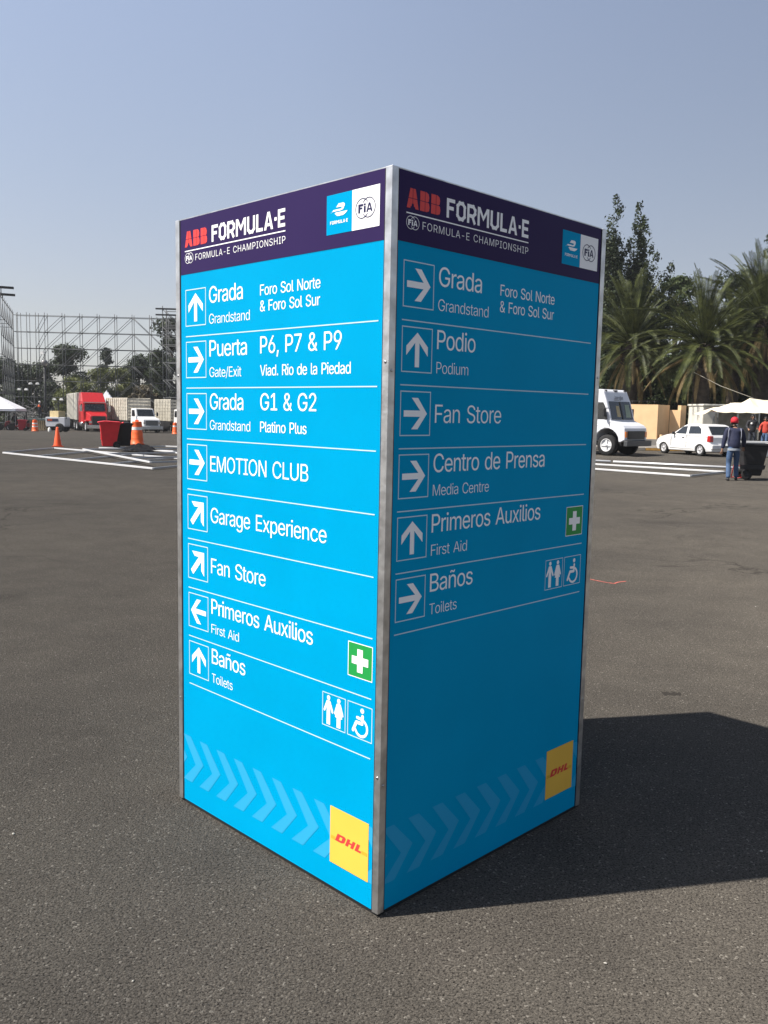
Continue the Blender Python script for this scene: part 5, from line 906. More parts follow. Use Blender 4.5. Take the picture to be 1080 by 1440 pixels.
BIN_R = pmat('red_bin_plastic', (.62, .016, .025), .42, var=.08, spec=.45); BIN_K = pmat('black_bin_plastic', (.014, .014, .015), .5, var=.2)
wheelie_bin('red wheeled bin standing between cone and traffic drum', (far_x(154, 35.2), 35.2, 0), R(-160), BIN_R, 1.04)
wheelie_bin('black wheeled bin tucked behind the right side of the red one', (far_x(172, 36.0), 36.0, 0), R(20), BIN_K, .98)
wheelie_bin('small looking dark red wheeled bin far off beside the tent', (far_x(31, 84), 84, gz(-35, 84)), R(-165), pmat('dark_red_bin', (.34, .012, .03), .45), 1.0)

# ------------------------------------------------------------------ metal frames lying on the lot
FRAME_M = pmat('highlight_rail_white', (.66, .66, .66), .4, .25, var=.10, scale=2)  # long rails whitened for their sun highlight; the pipes share it
FRAME_G = pmat('dim_rail_grey', (.30, .32, .35), .45, .5, var=.15, scale=2)  # same metal, darkened for end and cross rails without the highlight
def frame(label, A, B, C, D, z, cross, group='metal frames lying on the asphalt', w=.052):
    P = [Vector((*p, z)) for p in (A, B, C, D)]; ctr = sum(P, Vector())/4; ctr.z = 0; t = thing('metal_grid', label, 'metal frame', ctr, 0, group)
    def bar(nm, a, b, mat):
        m = MB(); m.bar(a-ctr, b-ctr, w); m.build(nm, mat, t, bevel=.006)
    def inset(a, b): d = (b-a).normalized()*w*.52; return a+d, b-d
    bar('long_rail', P[0], P[1], FRAME_M); bar('long_rail', P[3], P[2], FRAME_M)
    bar('end_rail', *inset(P[1], P[2]), FRAME_G); bar('end_rail', *inset(P[0], P[3]), FRAME_G)
    for f in cross: bar('cross_rail', *inset(P[0].lerp(P[1], f), P[3].lerp(P[2], f)), FRAME_G)
    return t
frame('largest pale metal frame, nearest the camera on the left side', (-13.0, 29.7), (-6.25, 23.5), (-5.1, 27.0), (-12.75, 33.6), .045, (.27, .52, .76))
frame('pale metal frame lying across the largest one by the black tarpaulin', (-10.9, 31.5), (-6.7, 24.9), (-4.6, 26.7), (-9.1, 32.9), .125, (.4, .72))
frame('pale metal frame behind the black tarpaulin, below the bins', (-11.3, 34.5), (-8.0, 33.0), (-5.6, 35.6), (-9.3, 37.0), .045, (.5,))
frame('pale metal frame on the right with its corner pointing at the camera', (3.9, 30.1), (8.72, 24.85), (10.55, 27.0), (5.5, 31.3), .045, ())
for lab, a, b in (('long pale metal pipe lying in front of the van, farthest of the pipes', (8.30, 31.75), (11.9, 29.3)), ('pale metal pipe end to end with the farthest one, beside the sign edge', (4.6, 34.6), (8.22, 31.82))):
    m = MB(); m.tube([(a[0], a[1], .045), (b[0], b[1], .045)], .042, 8); tag(m.build('metal_pipe', FRAME_M), lab, 'pipe', 'metal pipes lying on the asphalt')
def tarp(label, c, sx, sy, h, rz, seed):
    rnd = random.Random(seed); m = MB(); n = 16; V = []
    for j in range(n+1):
        for i in range(n+1):
            u, v = i/n*2-1, j/n*2-1; e = max(0, 1-(u*u+v*v*.9)); ns = mnoise.noise(Vector((u*2.3+seed, v*2.3, 0))); n2 = mnoise.noise(Vector((u*6+seed, v*6, 3)))
            z = .015+h*(e**.6)*(.55+.6*ns+.3*n2) + .02*abs(n2); x, y = u*sx/2*(1+.25*ns), v*sy/2*(1+.25*n2); V.append((x*math.cos(rz)-y*math.sin(rz), x*math.sin(rz)+y*math.cos(rz), max(.012, z)))
    m.add(V, [(j*(n+1)+i, j*(n+1)+i+1, (j+1)*(n+1)+i+1, (j+1)*(n+1)+i) for j in range(n) for i in range(n)], True); o = m.build('tarpaulin', pmat('black_tarpaulin', (.012, .012, .014), .6), None); o.data.materials.clear(); o.data.materials.append(pmat('crumpled_plastic', (.010, .010, .012), .75, spec=.05)); o.location = c; return tag(o, label, 'tarpaulin', 'crumpled black tarpaulins')
tarp('crumpled black tarpaulin heaped behind the frames below the drum', (-9.3, 32.9, .0), 1.15, .7, .34, -.3, 3)
tarp('flatter crumpled black tarpaulin lying across a pale frame', (-8.75, 31.2, .16), 1.5, .7, .20, -.5, 8)

# ------------------------------------------------------------------ tent, trailers and clutter on the left
TENT_W = pmat('white_tent_fabric', (.78, .78, .80), .7, var=.04)
def canopy_tent(label, c, s, eave, peak, rz, mat, power=1.0, val=.22):
    t = thing('canopy_tent', label, 'tent', c, rz); m = MB(); n = 12; V = []
    for j in range(n+1):
        for i in range(n+1):
            u, v = i/n*2-1, j/n*2-1; f = 1-max(abs(u), abs(v)); V.append((u*s/2, v*s/2, eave+(peak-eave)*f**power))
    m.add(V, [(j*(n+1)+i, j*(n+1)+i+1, (j+1)*(n+1)+i+1, (j+1)*(n+1)+i) for j in range(n) for i in range(n)])
    o = m.build('roof', mat, t); so = o.modifiers.new('solid', 'SOLIDIFY'); so.thickness = .02
    m = MB(); h = s/2
    for a, b in (((-h, -h), (h, -h)), ((h, -h), (h, h)), ((h, h), (-h, h)), ((-h, h), (-h, -h))): m.bar((a[0], a[1], eave-val/2-.012), (b[0], b[1], eave-val/2-.012), .02, val)
    m.build('valance', mat, t)
    for sx in (-1, 1):
        for sy in (-1, 1):
            m = MB(); m.bar((sx*(h-.05), sy*(h-.05), 0), (sx*(h-.05), sy*(h-.05), eave-val-.03), .05); m.build('leg', pmat('tent_leg_grey', (.35, .35, .36), .5, .5), t)
    return t
x = far_x(0, 88); canopy_tent('white canopy tent cut off by the left edge of the photo', (x, 88, gz(x, 88)), 4.0, 2.15, 3.35, R(8), TENT_W)
x = far_x(150.5, 103); canopy_tent('small peaked white tent showing above the stake truck', (x, 103, gz(x, 103)), 2.2, 3.1, 4.75, R(20), TENT_W, 1.0, .15)
x = far_x(6, 87); t = thing('folding_table', 'pale folding table standing under the left tent', 'table', (x, 87, gz(x, 87)), R(5))
m = MB(); m.box((0, 0, .74), (1.8, .75, .04)); m.build('tabletop', pmat('table_grey', (.42, .42, .40), .6), t)
for sx in (-1, 1):
    for sy in (-1, 1): m = MB(); m.bar((sx*.8, sy*.32, 0), (sx*.75, sy*.32, .72), .03); m.build('leg', DARK, t)
x = far_x(23, 86.5); t = thing('utility_cart', 'dark red open utility cart with roof under the tent edge', 'utility cart', (x, 86.5, gz(x, 86.5)), R(200)); CART = pmat('cart_maroon', (.16, .015, .02), .4)
m = MB(); m.prism([(-1.2, .35), (-1.2, .75), (-.2, .75), (-.1, .45), (.5, .45), (.6, .95), (1.0, .85), (1.1, .35)], .58, -.58); m.build('body', CART, t, bevel=.03)
m = MB(); m.box((-.1, 0, 1.85), (1.9, 1.2, .06)); m.build('roof', DARK, t, bevel=.02)
for sx, sy in ((-.95, -.52), (-.95, .52), (.7, -.52), (.7, .52)): m = MB(); m.bar((sx, sy, .75), (sx*.95, sy, 1.82), .05); m.build('roof_post', DARK, t)
m = MB(); m.box((-.45, 0, .92), (.5, 1.0, .16)); m.box((-.72, 0, 1.15), (.12, 1.0, .45)); m.build('seat', DARK, t, bevel=.03)
for sx in (-.75, .7):
    for s in (1, -1): wheel(t, sx, s*.5, .27, .18, s)
x = far_x(3, 84); t = thing('bicycle', 'black bicycle parked in front of the tent table', 'bicycle', (x+.3, 84, gz(x, 84)), R(10))
for sx in (-.52, .52):
    m = MB(); m.lathe([(.29, -.02), (.34, -.012), (.34, .012), (.29, .02)], 20, (0, 0, 0), 'y'); o = m.build('wheel', TYRE, t); o.location = (sx, 0, .34)
m = MB()
for a, b in (((-.52, 0, .34), (-.05, 0, .30)), ((-.05, 0, .30), (-.20, 0, .85)), ((-.18, 0, .78), (.38, 0, .82)), ((-.05, 0, .30), (.40, 0, .76)), ((.52, 0, .34), (.36, 0, .95)), ((-.52, 0, .34), (-.18, 0, .75))): m.tube([a, b], .02, 6)
m.build('frame', DARK, t); m = MB(); m.box((-.22, 0, .90), (.26, .13, .06)); m.build('saddle', DARK, t, bevel=.02); m = MB(); m.tube([(.30, -.28, .98), (.36, 0, .97), (.30, .28, .98)], .015, 6); m.build('handlebar', DARK, t)

def generator():
    x = far_x(81, 79.5); t = thing('utility_trailer', 'white single axle equipment trailer behind the orange cone', 'trailer', (x, 79.5, gz(x, 79.5)), R(-4)); W_ = pmat('trailer_white', (.52, .53, .56), .45, var=.1)
    m = MB(); m.prism([(-.86, .48), (-.90, .62), (-.90, 1.34), (.90, 1.34), (.90, .62), (.86, .48)], -.55, .55); m.build('body', W_, t, bevel=.04)
    m = MB(); m.box((-.25, -.562, 1.08), (1.05, .012, .22)); m.build('stripe_panel', pmat('navy_panel', (.03, .035, .07), .5), t); m = MB(); m.box((-.48, -.571, 1.08), (.42, .012, .16)); m.build('stripe_panel', pmat('orange_red_panel', (.42, .06, .02), .5), t)
    m = MB(); m.box((0, 0, .44), (1.9, .9, .08)); m.bar((.9, 0, .44), (1.55, 0, .44), .08); m.build('chassis', DARK, t)
    m = MB(); m.tube([(.95, -.3, 1.2), (.95, -.3, 1.75)], .03, 6); m.build('exhaust', DARK, t)
    for s in (1, -1): wheel(t, .42, s*.62, .40, .20, s, 5, DARK)
    m = MB(); m.box((.15, 0, 0), (.05, .05, .001)); 
    t2 = thing('cardboard_crate', 'pale tan crate sitting on top of the white equipment trailer', 'crate', (x-.02, 79.5, gz(x, 79.5)+1.345), R(-25))
    m = MB(); m.box((0, 0, .27), (1.05, .8, .54)); m.build('box', pmat('pale_cardboard', (.55, .44, .24), .8, var=.12, scale=3), t2, bevel=.01)
    m = MB(); m.box((0, 0, .546), (1.0, .07, .008)); m.build('tape', pmat('packing_tape', (.42, .33, .18), .5), t2)
generator()
x = far_x(69, 78.5); t = thing('jerry_can', 'small white can standing left of the equipment trailer', 'can', (x, 78.5, gz(x, 78.5))); m = MB(); m.lathe([(.13, 0), (.14, .03), (.14, .30), (.06, .37), (.05, .42)], 14); m.build('can_body', WBAND, t); m = MB(); m.lathe([(.055, .42), (.055, .46)], 10); m.build('cap', DARK, t)
def flatbed():
    x = far_x(51, 92); g = gz(x, 92); t = thing('flatbed_trailer', 'grey green flatbed trailer on which the worker stands', 'trailer', (x, 92, g), R(3))
    m = MB(); m.box((0, 0, 1.16), (4.6, 2.3, .2)); m.build('deck', pmat('flatbed_green', (.16, .20, .19), .7, var=.2), t)
    m = MB(); m.box((0, 0, .86), (4.4, .9, .3)); m.build('chassis', DARK, t)
    for sx in (-1.4, 1.4):
        for s in (1, -1): wheel(t, sx, s*.95, .42, .26, s)
    wd = pmat('raw_timber', (.40, .31, .18), .8, var=.35, scale=2)
    for k in range(11):
        p = MB(); p.box((.05+.19*k-.2, -1.42, .54), (.13, .05, 1.02+.05*math.sin(k*3))); o = p.build('timber_plank', wd); o.location = (x, 92, g); o.rotation_euler = (0, 0, R(3)); tag(o, 'upright timber plank leaning along the flatbed side', 'plank', 'timber planks along the flatbed')
    rnd = random.Random(9); m = MB(); gs = pmat('scrap_steel', (.24, .23, .22), .6, .3, var=.4, scale=3)
    for k in range(46):
        a = Vector((rnd.uniform(-2.1, .4), rnd.uniform(-.9, .9), rnd.uniform(1.32, 1.95))); m.bar(a, a+Vector((rnd.uniform(-.9, .9), rnd.uniform(-.3, .3), rnd.uniform(-.25, .35))), .05)
    o = m.build('scrap_pile', gs); o.location = (x, 92, g); tag(o, 'heap of tangled grey metal rails loaded on the flatbed', 'scrap metal', kind='stuff')
    m = MB()
    for k in range(42):
        a = Vector((rnd.uniform(-1.6, 1.3), rnd.uniform(-.5, .5), rnd.uniform(1.6, 2.9))); m.bar(a, a+Vector((rnd.uniform(-1, 1), rnd.uniform(-.3, .3), rnd.uniform(-.8, .5))), .055)
    for k in range(10): m.bar((-1.5+.3*k, 0, 0), (-1.3+.28*k, .1, 2.2), .05)
    o = m.build('scrap_rack', gs); xx = far_x(33, 96); o.location = (xx, 96, gz(xx, 96)); tag(o, 'rack of tangled metal tubes behind the tent edge', 'scrap metal', kind='stuff')
flatbed()
# ------------------------------------------------------------------ beige wall and food stand on the right
def beige_wall():
    t = thing('stucco_wall', 'beige stucco enclosure wall between the van and the palm trunk', 'wall', (far_x(925, 48), 48.0, .15))
    t.scale = (.86, .86, .90)
    BE = pmat('beige_stucco', (.70, .47, .26), .9, var=.08, scale=1.5, bump=.2, bscale=30)
    P = [(-3.6, 2.2), (0, 0), (.98, 1.05), (1.02, .98), (1.60, .62), (2.02, 1.25)]; th_ = .22; hgt = 2.45
    def wallseg(a, b, h, nm, z0=0):
        a, b = Vector((*a, 0)), Vector((*b, 0)); d = (b-a).normalized(); q = Vector((-d.y, d.x, 0))*th_; m = MB()
        m.hexa([a+Vector((0, 0, z0)), b+Vector((0, 0, z0)), b+q+Vector((0, 0, z0)), a+q+Vector((0, 0, z0)), a+Vector((0, 0, h)), b+Vector((0, 0, h)), b+q+Vector((0, 0, h)), a+q+Vector((0, 0, h))]); m.build(nm, BE, t)
    wallseg((-3.6, 2.2), (0, 0), hgt, 'wall_panel'); wallseg((.004, .004), (1.15, 1.28), hgt-.004, 'wall_panel'); wallseg((1.17, 1.27), (1.75, .90), 2.15, 'wall_panel'); wallseg((1.77, .91), (2.3, 1.5), hgt-.008, 'wall_panel')
    m = MB(); m.hexa([(-3.6, 2.1, 0), (.02, -.12, 0), (1.3, 1.25, 0), (-3.6, 2.4, 0), (-3.6, 2.1, .36), (.02, -.12, .36), (1.3, 1.25, .36), (-3.6, 2.4, .36)]); m.build('plinth', pav, t)
    m = MB(); m.box((.55, .30, .32), (.95, .14, .64), R(48)); m.build('low_block', BE, t, bevel=.02)
    m = MB()
    for k in range(8):
        a = Vector((-3.0+.40*k, 1.85-.244*k, hgt)); m.tube([a, a+Vector((0, 0, .22))], .02, 5); 
    m.tube([(-3.1, 1.95, hgt+.20), (0, .06, hgt+.20)], .02, 5); m.build('top_rail', DARK, t)
beige_wall()
def food_stand():
    x = far_x(988, 50); t = thing('food_trailer', 'white food trailer with red lettering beside the cream awning', 'food trailer', (x, 50, .15), R(4))
    m = MB(); m.box((1.7, 1.0, 1.28), (3.4, 2.0, 1.92)); m.build('body', pmat('food_trailer_cream', (.58, .56, .49), .6, var=.15, scale=2), t, bevel=.05)
    m = MB(); m.box((1.7, .95, 2.27), (3.52, 2.2, .10)); m.build('roof', pmat('food_trailer_roof', (.66, .64, .56), .6), t, bevel=.02)
    v, f = text_mesh('FABIOLA', .20, 1.90, .15, .64); m = MB(); m.add([(a, -.012, b) for a, b in v], f); m.build('lettering', M_RED, t)
    m = MB(); m.quad((.50, -.011, .9), (.85, -.011, .75), (.95, -.011, 1.55), (.66, -.011, 1.65)); m.build('mural', pmat('faded_mural', (.30, .31, .28), .7, var=.3, scale=4), t)
    m = MB(); m.box((1.7, 1.0, .28), (3.0, 1.6, .14)); m.build('chassis', DARK, t)
    for s in (1, -1): wheel(t, 1.6, 1+s*.92, .28, .18, s)
    CR = pmat('cream_canvas', (.72, .65, .50), .8, var=.06, scale=3)
    xa = far_x(1001, 46); t = thing('awning', 'cream canvas awning stretched over the food stand at the right edge', 'awning', (xa, 45.2, .15))
    n = 16; V = []; top = [(0, 1.98), (.45, 2.14), (1.1, 2.36), (1.85, 2.36), (1.9, 2.62), (2.7, 2.52), (4.2, 2.50), (6, 2.42)]
    def tz(x):
        for (x0_, z0_), (x1_, z1_) in zip(top, top[1:]):
            if x <= x1_: return z0_+(z1_-z0_)*(x-x0_)/(x1_-x0_)
        return top[-1][1]
    for j in range(n+1):
        for i in range(41):
            xx = 6*i/40; f = j/n; lo = 1.86-.035*abs(math.sin(xx*4.1)); z = lo+(tz(xx)-lo)*min(1, f*4) if f < .25 else tz(xx)-.15*math.sin((f-.25)/.75*3.14) - .30*(f-.25); V.append((xx, .05+f*3.4+.02*math.sin(xx*9), z))
    m = MB(); m.add(V, [(j*41+i, j*41+i+1, (j+1)*41+i+1, (j+1)*41+i) for j in range(n) for i in range(40)]); o = m.build('canvas', CR, t); so = o.modifiers.new('solid', 'SOLIDIFY'); so.thickness = .012
    for px_, py_ in ((1.12, .2), (3.2, .2), (5.6, .2), (1.12, 3.2), (5.6, 3.2)): m = MB(); m.bar((px_, py_, 0), (px_, py_, 1.80), .07); m.build('post', pmat('stand_post', (.42, .42, .42), .5), t)
    m = MB(); m.tube([(2.1, .15, 1.2), (1.95, .15, 1.86)], .03, 6); m.build('brace', pmat('stand_post', (.42, .42, .42)), t)
    m = MB(); m.tube([(1.9, .3, 2.60), (1.35, 3.4, 3.3), (.9, 6.6, 4.2)], .011, 5); m.build('guy_rope', pmat('pale_rope', (.34, .32, .27), .8), t)
    m = MB(); m.box((2.4, 3.3, 1.0), (2.2, .06, 1.7)); m.build('back_panel', pmat('stand_grey', (.22, .23, .22), .7, var=.3, scale=3), t)
    xb = far_x(1083, 39); t = thing('plastic_box', 'white box on the ground at the right edge behind the black bin', 'box', (xb, 39, 0), R(8)); m = MB(); m.box((0, 0, .3), (.5, .5, .56), 0, -.03, -.03); m.build('tub', WBAND, t, bevel=.03); m = MB(); m.box((0, 0, .60), (.56, .56, .05)); m.build('lid', WBAND, t, bevel=.015)
food_stand()
# ------------------------------------------------------------------ people
SKIN = pmat('skin', (.30, .165, .105), .5, var=.08, scale=12)
HAIR = pmat('dark_hair', (.014, .011, .009), .6)
def skin_obj(name, V, E, Rd, mat, parent, sub=2):
    me = bpy.data.meshes.new(name); me.from_pydata([tuple(v) for v in V], E, []); o = bpy.data.objects.new(name, me); col.objects.link(o)
    md = o.modifiers.new('skin', 'SKIN'); md.use_smooth_shade = True; md.branch_smoothing = .6
    if not me.skin_vertices: return o
    for i, r in enumerate(Rd):
        me.skin_vertices[0].data[i].radius = r if isinstance(r, tuple) else (r, r)
        me.skin_vertices[0].data[i].use_root = (i == 0)
    sb = o.modifiers.new('sub', 'SUBSURF'); sb.levels = sb.render_levels = sub
    bpy.context.view_layer.update(); dg = bpy.context.evaluated_depsgraph_get()
    m2 = bpy.data.meshes.new_from_object(o.evaluated_get(dg)); bpy.data.objects.remove(o); m2.name = name
    m2.materials.clear(); m2.materials.append(mat); m2.polygons.foreach_set('use_smooth', [True]*len(m2.polygons))
    o = bpy.data.objects.new(name, m2); col.objects.link(o); o.parent = parent; return o
def ik(a, b, l1, l2, pole):
    a, b = Vector(a), Vector(b); d = b-a; L = min(d.length, (l1+l2)*.999); u = d.normalized(); x = (l1*l1-l2*l2+L*L)/(2*L); h = math.sqrt(max(0, l1*l1-x*x))
    p = Vector(pole); p = (p-u*p.dot(u)).normalized(); return a+u*x+p*h, a+u*L
def person(label, loc, rotz, hands, feet, lean=0.0, h=1.74, coat=None, legs=None, cap=None, helmet=None, vest=None, stripes=False, hem=False, face_yaw=0, brim=True):
    """local +y is the way the person faces, +x the person's right"""
    t = thing('person', label, 'person', loc, rotz); s = h/1.76; t.scale = (s, s, s)
    pel = Vector((0, 0, .96)); chest = Vector((0, lean*.62, 1.32)); nb = Vector((0, lean*.85, 1.475)); nk = nb+Vector((0, lean*.15+.015, .06)); hd = nk+Vector((0, lean*.10+.02, .085)); tp = hd+Vector((0, .0, .105))
    uc = chest.lerp(nb, .55); V = [pel, pel.lerp(chest, .5), chest, nb, nk, hd, tp, hd+Vector((0, .088, -.055)), uc]; E = [(0, 1), (1, 2), (2, 8), (8, 3), (3, 4), (4, 5), (5, 6), (5, 7)]
    Rd = [(.14, .095), (.12, .085), (.14, .095), (.062, .058), (.055, .055), (.074, .088), (.062, .070), (.035, .03), (.12, .085)]
    sh = {}; el = {}; wr = {}; hp = {}; kn = {}; an = {}
    for sd, hand, foot in ((1, hands[0], feet[0]), (-1, hands[1], feet[1])):
        S = Vector((sd*.185, chest.y+.75*(nb.y-chest.y), 1.425)); e_, w_ = ik(S, hand, .30, .27, (sd*.5, -1, -.2)); sh[sd], el[sd], wr[sd] = S, e_, w_
        n = len(V); V += [S, e_, w_]; E += [(8, n), (n, n+1), (n+1, n+2)]; Rd += [.058, .044, .030]
        dr = (w_-e_).normalized(); palm_ = w_+dr*.065; n2 = len(V); V.append(palm_); E.append((n+2, n2)); Rd.append((.038, .020))
        side = dr.cross(Vector((0, 1, 0)));  side = side.normalized() if side.length > .2 else Vector((1, 0, 0)); curl = Vector((0, 1, 0))*.4
        for k, (off, ln) in enumerate(((-.030, .060), (-.010, .072), (.010, .068), (.030, .052))):
            b = palm_+side*off+dr*.025; c_ = b+(dr+curl*.5).normalized()*ln*.55; d_ = c_+(dr*.5+curl*1.6).normalized()*ln*.5; n3 = len(V); V += [b, c_, d_]; E += [(n2, n3), (n3, n3+1), (n3+1, n3+2)]; Rd += [.0095, .0088, .0075]
        b = w_+dr*.03-side*sd*.035; c_ = b+(dr*.6-side*sd*.5+curl).normalized()*.04; n3 = len(V); V += [b, c_]; E += [(n2, n3), (n3, n3+1)]; Rd += [.011, .009]
        P = Vector((sd*.092, 0, .90)); A = Vector((foot[0], foot[1], foot[2]+.075)); k_, a_ = ik(P, A, .435, .43, (0, 1, 0)); hp[sd], kn[sd], an[sd] = P, k_, a_
        n = len(V); V += [P, k_, a_]; E += [(0, n), (n, n+1), (n+1, n+2)]; Rd += [.088, .056, .038]
    skin_obj('body', V, E, Rd, SKIN, t, 1)
    # coat
    if coat:
        V = [pel+Vector((0, 0, -.15)), pel.lerp(chest, .4), chest, uc, nb+Vector((0, 0, .01)), nb+Vector((0, .01, .055))]; E = [(0, 1), (1, 2), (2, 3), (3, 4), (4, 5)]; Rd = [(.186, .146), (.188, .146), (.205, .155), (.185, .140), (.105, .095), (.074, .072)]
        for sd in (1, -1):
            n = len(V); V += [sh[sd], sh[sd].lerp(el[sd], .5), el[sd], el[sd].lerp(wr[sd], .95)]; E += [(3, n), (n, n+1), (n+1, n+2), (n+2, n+3)]; Rd += [.096, .082, .072, .052]
        skin_obj('jacket', V, E, Rd, coat, t, 2)
    V = [pel+Vector((0, 0, .07)), pel+Vector((0, 0, -.05))]; E = [(0, 1)]; Rd = [(.158, .116), (.165, .125)]
    for sd in (1, -1):
        n = len(V); V += [hp[sd]+Vector((0, 0, -.05)), hp[sd].lerp(kn[sd], .5), kn[sd], kn[sd].lerp(an[sd], .5), an[sd]+Vector((0, -.005, -.01))]; E += [(1, n), (n, n+1), (n+1, n+2), (n+2, n+3), (n+3, n+4)]; Rd += [.104, .092, .074, .068, .064]
    skin_obj('trousers', V, E, Rd, legs, t, 2)
    for sd in (1, -1):
        a_ = an[sd]; z = a_.z-.075; V = [Vector((a_.x, a_.y-.045, z+.045)), Vector((a_.x, a_.y+.05, z+.045)), Vector((a_.x+sd*.012, a_.y+.17, z+.034))]
        skin_obj('shoe', V, [(0, 1), (1, 2)], [(.045, .045), (.048, .045), (.045, .034)], pmat('dark_shoe', (.03, .028, .028), .6), t, 2)
    hcol = hd+Vector((0, -.012, .045))
    if cap or helmet:
        m = MB(); r = .106; m.lathe([(r*.97, -.055), (r*1.0, .0), (r*.93, .05), (r*.72, .088), (r*.4, .11), (.001, .118)], 20, (hcol.x, hcol.y, hcol.z))
        if brim:
            b = []; n = 9
            for k in range(n): a = math.pi*k/(n-1); b.append((hcol.x+.09*math.cos(a), hcol.y+.06+.125*math.sin(a), hcol.z-.02-.02*math.sin(a)))
            m.add(b+[(x, y, z-.01) for x, y, z in b], [tuple(range(n)), tuple(reversed(range(n, 2*n)))]+[(i, i+n, (i+1) % n+n, (i+1) % n) for i in range(n)])
        m.build('cap' if cap else 'helmet', cap or helmet, t)
        m = MB(); m.lathe([(.085, -.085), (.096, -.05), (.098, -.025)], 16, (hcol.x, hcol.y-.006, hcol.z)); m.build('hair', HAIR, t)
    else:
        m = MB(); m.lathe([(.080, -.10), (.098, -.06), (.104, .0), (.095, .045), (.07, .08), (.001, .10)], 16, (hcol.x, hcol.y-.022, hcol.z)); m.build('hair', HAIR, t)
    m = MB()
    for sd in (1, -1): m.sphere((hd.x+sd*.032, hd.y+.083, hd.z+.012), .011, 5)
    m.build('eyes', pmat('eye_dark', (.02, .018, .016), .2), t); m = MB(); m.hexa([(hd.x-.016, hd.y+.08, hd.z-.03), (hd.x+.016, hd.y+.08, hd.z-.03), (hd.x+.014, hd.y+.112, hd.z-.026), (hd.x-.014, hd.y+.112, hd.z-.026), (hd.x-.008, hd.y+.08, hd.z+.02), (hd.x+.008, hd.y+.08, hd.z+.02), (hd.x+.006, hd.y+.092, hd.z+.018), (hd.x-.006, hd.y+.092, hd.z+.018)]); m.build('nose', SKIN, t, bevel=.004)
    for sd in (1, -1): m = MB(); m.sphere((hd.x+sd*.088, hd.y-.002, hd.z-.012), .022, 6, 1.4); m.build('ear', SKIN, t)
    if vest:
        V = [pel.lerp(chest, .15), pel.lerp(chest, .5), chest, nb+Vector((0, 0, -.03))]; skin_obj('vest', V, [(0, 1), (1, 2), (2, 3)], [(.176, .135), (.178, .138), (.200, .150), (.15, .115)], vest, t, 2)
    if stripes:
        GP = pmat('grey_piping', (.24, .25, .30), .8)
        for sd in (1, -1):
            pts = [Vector((sd*.150, chest.y-.122+(nb.y-chest.y)*.5, 1.46)), Vector((sd*.170, chest.y-.124, 1.36)), Vector((sd*.172, chest.y*.75-.119, 1.24)), Vector((sd*.166, chest.y*.5-.106, 1.14))]
            m = MB(); m.tube(pts, .011, 6); m.build('piping', GP, t)
    if hem:
        m = MB(); m.lathe([(.166, -.012), (.168, .01), (.163, .05)], 20, (0, 0, 0), wob=lambda t_, z: 1-.22*abs(math.sin(t_))**1.5, caps=False); o = m.build('shirt_hem', pmat('grey_shirt', (.26, .29, .33), .8), t); o.location = (0, -.004, .855)
    return t
NAVY = pmat('navy_jacket', (.013, .017, .046), .75, var=.15, scale=10, bump=.2, bscale=30); JEAN = pmat('blue_denim', (.050, .090, .17), .85, var=.25, scale=9, bump=.2, bscale=60); REDC = pmat('red_cap', (.55, .016, .030), .7)
DKW = pmat('dark_workwear', (.022, .022, .026), .8, var=.2); DKT = pmat('dark_trousers', (.020, .024, .034), .85)
# man walking away with the bin
mx, my = 9.52, 23.9
person('man in red cap and navy jacket pushing a black wheeled bin', (mx, my, 0), R(-14), ((.30, .34, .93), (-.30, .06, .84)), ((.13, .16, 0), (-.12, -.14, .0)), .15, 1.72, NAVY, JEAN, cap=REDC, stripes=True, hem=True, brim=False)
def hand_cart():
    t = thing('wheeled_bin', 'large black wheeled bin pushed along by the man in the red cap', 'bin', (10.25, 24.55, 0), R(-8)); m = MB()
    def ring(z, x0, x1, wy): return [(x0, -wy/2, z), (x1, -wy/2, z), (x1, wy/2, z), (x0, wy/2, z)]
    m.hexa(ring(.12, -.16, .26, .52)+ring(.96, -.30, .40, .70)); m.build('bin_body', BIN_K, t, bevel=.03)
    m = MB(); m.box((.05, 0, .985), (.80, .76, .06)); m.build('rim', BIN_K, t, bevel=.015)
    m = MB(); m.prism([(-.32, .30), (-.34, .42), (.34, .42), (.31, .30)], -.345, -.30); m.build('rib', BIN_K, t)
    m = MB(); m.tube([(-.34, -.28, .94), (-.46, -.28, .97), (-.46, .28, .97), (-.34, .28, .94)], .016, 8); m.build('handle', BIN_K, t)
    for y in (-.26, .26): wheel(t, -.13, y, .14, .07, 1 if y > 0 else -1, 5, DARK)
    RF = pmat('red_trolley', (.30, .02, .025), .5); m = MB()
    for y in (-.24, .24): m.tube([(-.42, y, .02), (-.36, y, .38), (-.24, y, .40)], .014, 6); m.tube([(-.42, y, .02), (-.14, y, .10)], .014, 6)
    m.tube([(-.37, -.24, .34), (-.37, .24, .34)], .014, 6); m.build('stand', RF, t)
    m = MB(); m.bar((9.85, 24.42, 1.052), (13.2, 24.20, 1.062), .10, .055); tag(m.build('white_plank', WHITE_P, bevel=.006), 'long white plank resting on top of the large black bin', 'plank')
hand_cart()
person('dark jacketed person with pale chest badge under the cream awning', (far_x(1059, 44.6), 44.6, .15), R(165), ((.22, .28, 1.02), (-.20, .26, 1.05)), ((.12, 0, 0), (-.12, .02, 0)), .02, 1.76, DKW, DKT)
tb = [o for o in bpy.data.objects if o.get('label', '').startswith('dark jacketed')][0]
m = MB(); m.lathe([(.001, .0), (.055, .0), (.055, .008), (.001, .01)], 14, (.06, .155, 1.30), 'y'); m.build('badge', WBAND, tb)
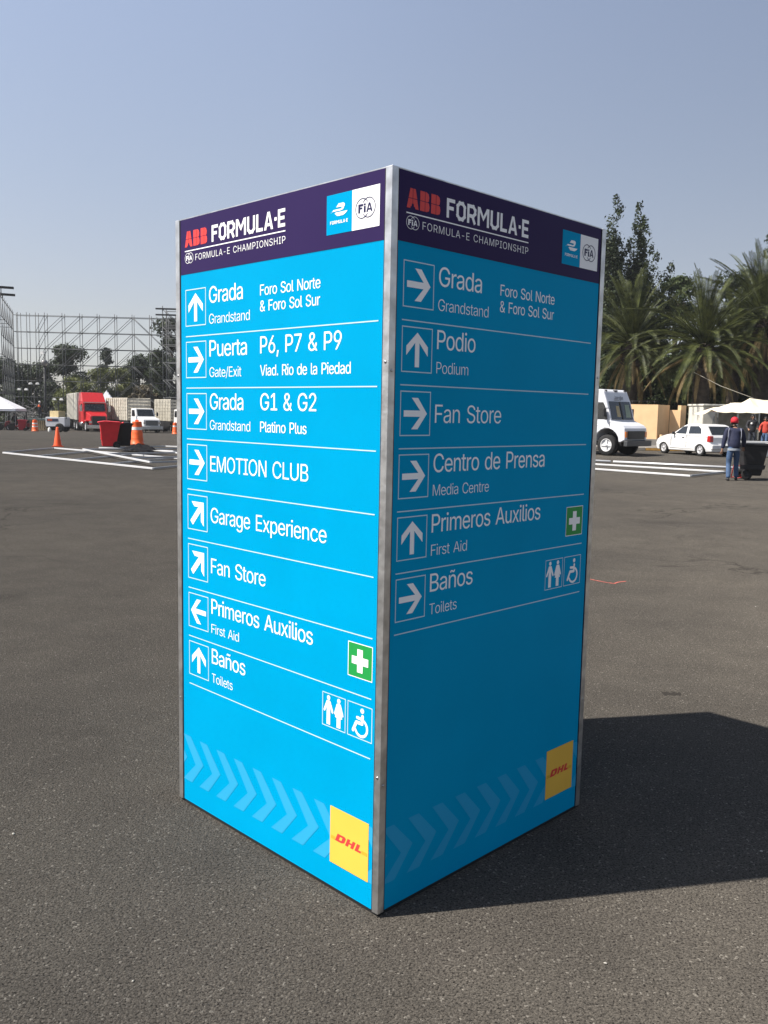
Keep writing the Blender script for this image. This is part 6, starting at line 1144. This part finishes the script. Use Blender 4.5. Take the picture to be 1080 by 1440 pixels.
person('person in red top and blue jeans at the right edge under the awning', (far_x(1078, 43.9), 43.9, .15), R(140), ((.24, .25, 1.0), (-.24, .2, .95)), ((.12, 0, 0), (-.12, .05, 0)), .03, 1.66, pmat('red_top', (.45, .05, .03), .8), JEAN)
x = far_x(56.5, 92.0); person('worker in orange vest and pale helmet standing on the flatbed', (x, 91.8, gz(x, 92)+1.262), R(-20), ((.26, .08, .86), (-.24, .16, .98)), ((.13, 0, 0), (-.13, .03, 0)), .03, 1.78, DKW, DKT, helmet=pmat('pale_helmet', (.62, .62, .60), .4), vest=pmat('orange_vest', (.80, .13, .03), .6))
x = far_x(7, 86); person('person in dark clothes standing under the left tent', (x, 88.2, gz(x, 88)), R(170), ((.24, .2, .95), (-.24, .1, .88)), ((.12, 0, 0), (-.12, .02, 0)), .02, 1.72, DKW, DKT)
x = far_x(212.5, 93); g = gz(x, 93)
pm_ = thing('work_platform', 'low steel platform behind the white stake truck', 'platform', (x, 93, g), 0)
m = MB(); m.box((0, 0, 1.0), (1.6, 1.2, .08)); m.build('deck', pmat('platform_steel', (.16, .16, .16), .6), pm_)
for sx in (-.75, .75):
    for sy in (-.55, .55): m = MB(); m.bar((sx, sy, 0), (sx, sy, .955), .06); m.build('leg', DARK, pm_)
person('person in dark blue top on the platform beside the white truck cab', (x, 93, g+1.04), R(190), ((.24, .2, .95), (-.24, .1, .88)), ((.12, 0, 0), (-.12, .02, 0)), .02, 1.74, pmat('blue_top', (.04, .05, .13), .8), DKT)

# ------------------------------------------------------------------ smog
hz = MB(); hz.box((0, 160, 10.0), (900, 560, 34)); hm = bpy.data.materials.new('smog'); hm.use_nodes = True; hn = hm.node_tree; hn.nodes.remove(hn.nodes['Principled BSDF'])
pv = hn.nodes.new('ShaderNodeVolumePrincipled'); pv.inputs['Color'].default_value = (.86, .89, .92, 1); pv.inputs['Density'].default_value = HAZE; pv.inputs['Anisotropy'].default_value = .2
hn.links.new(pv.outputs[0], hn.nodes['Material Output'].inputs['Volume']); tag(hz.build('haze', hm), kind='stuff')
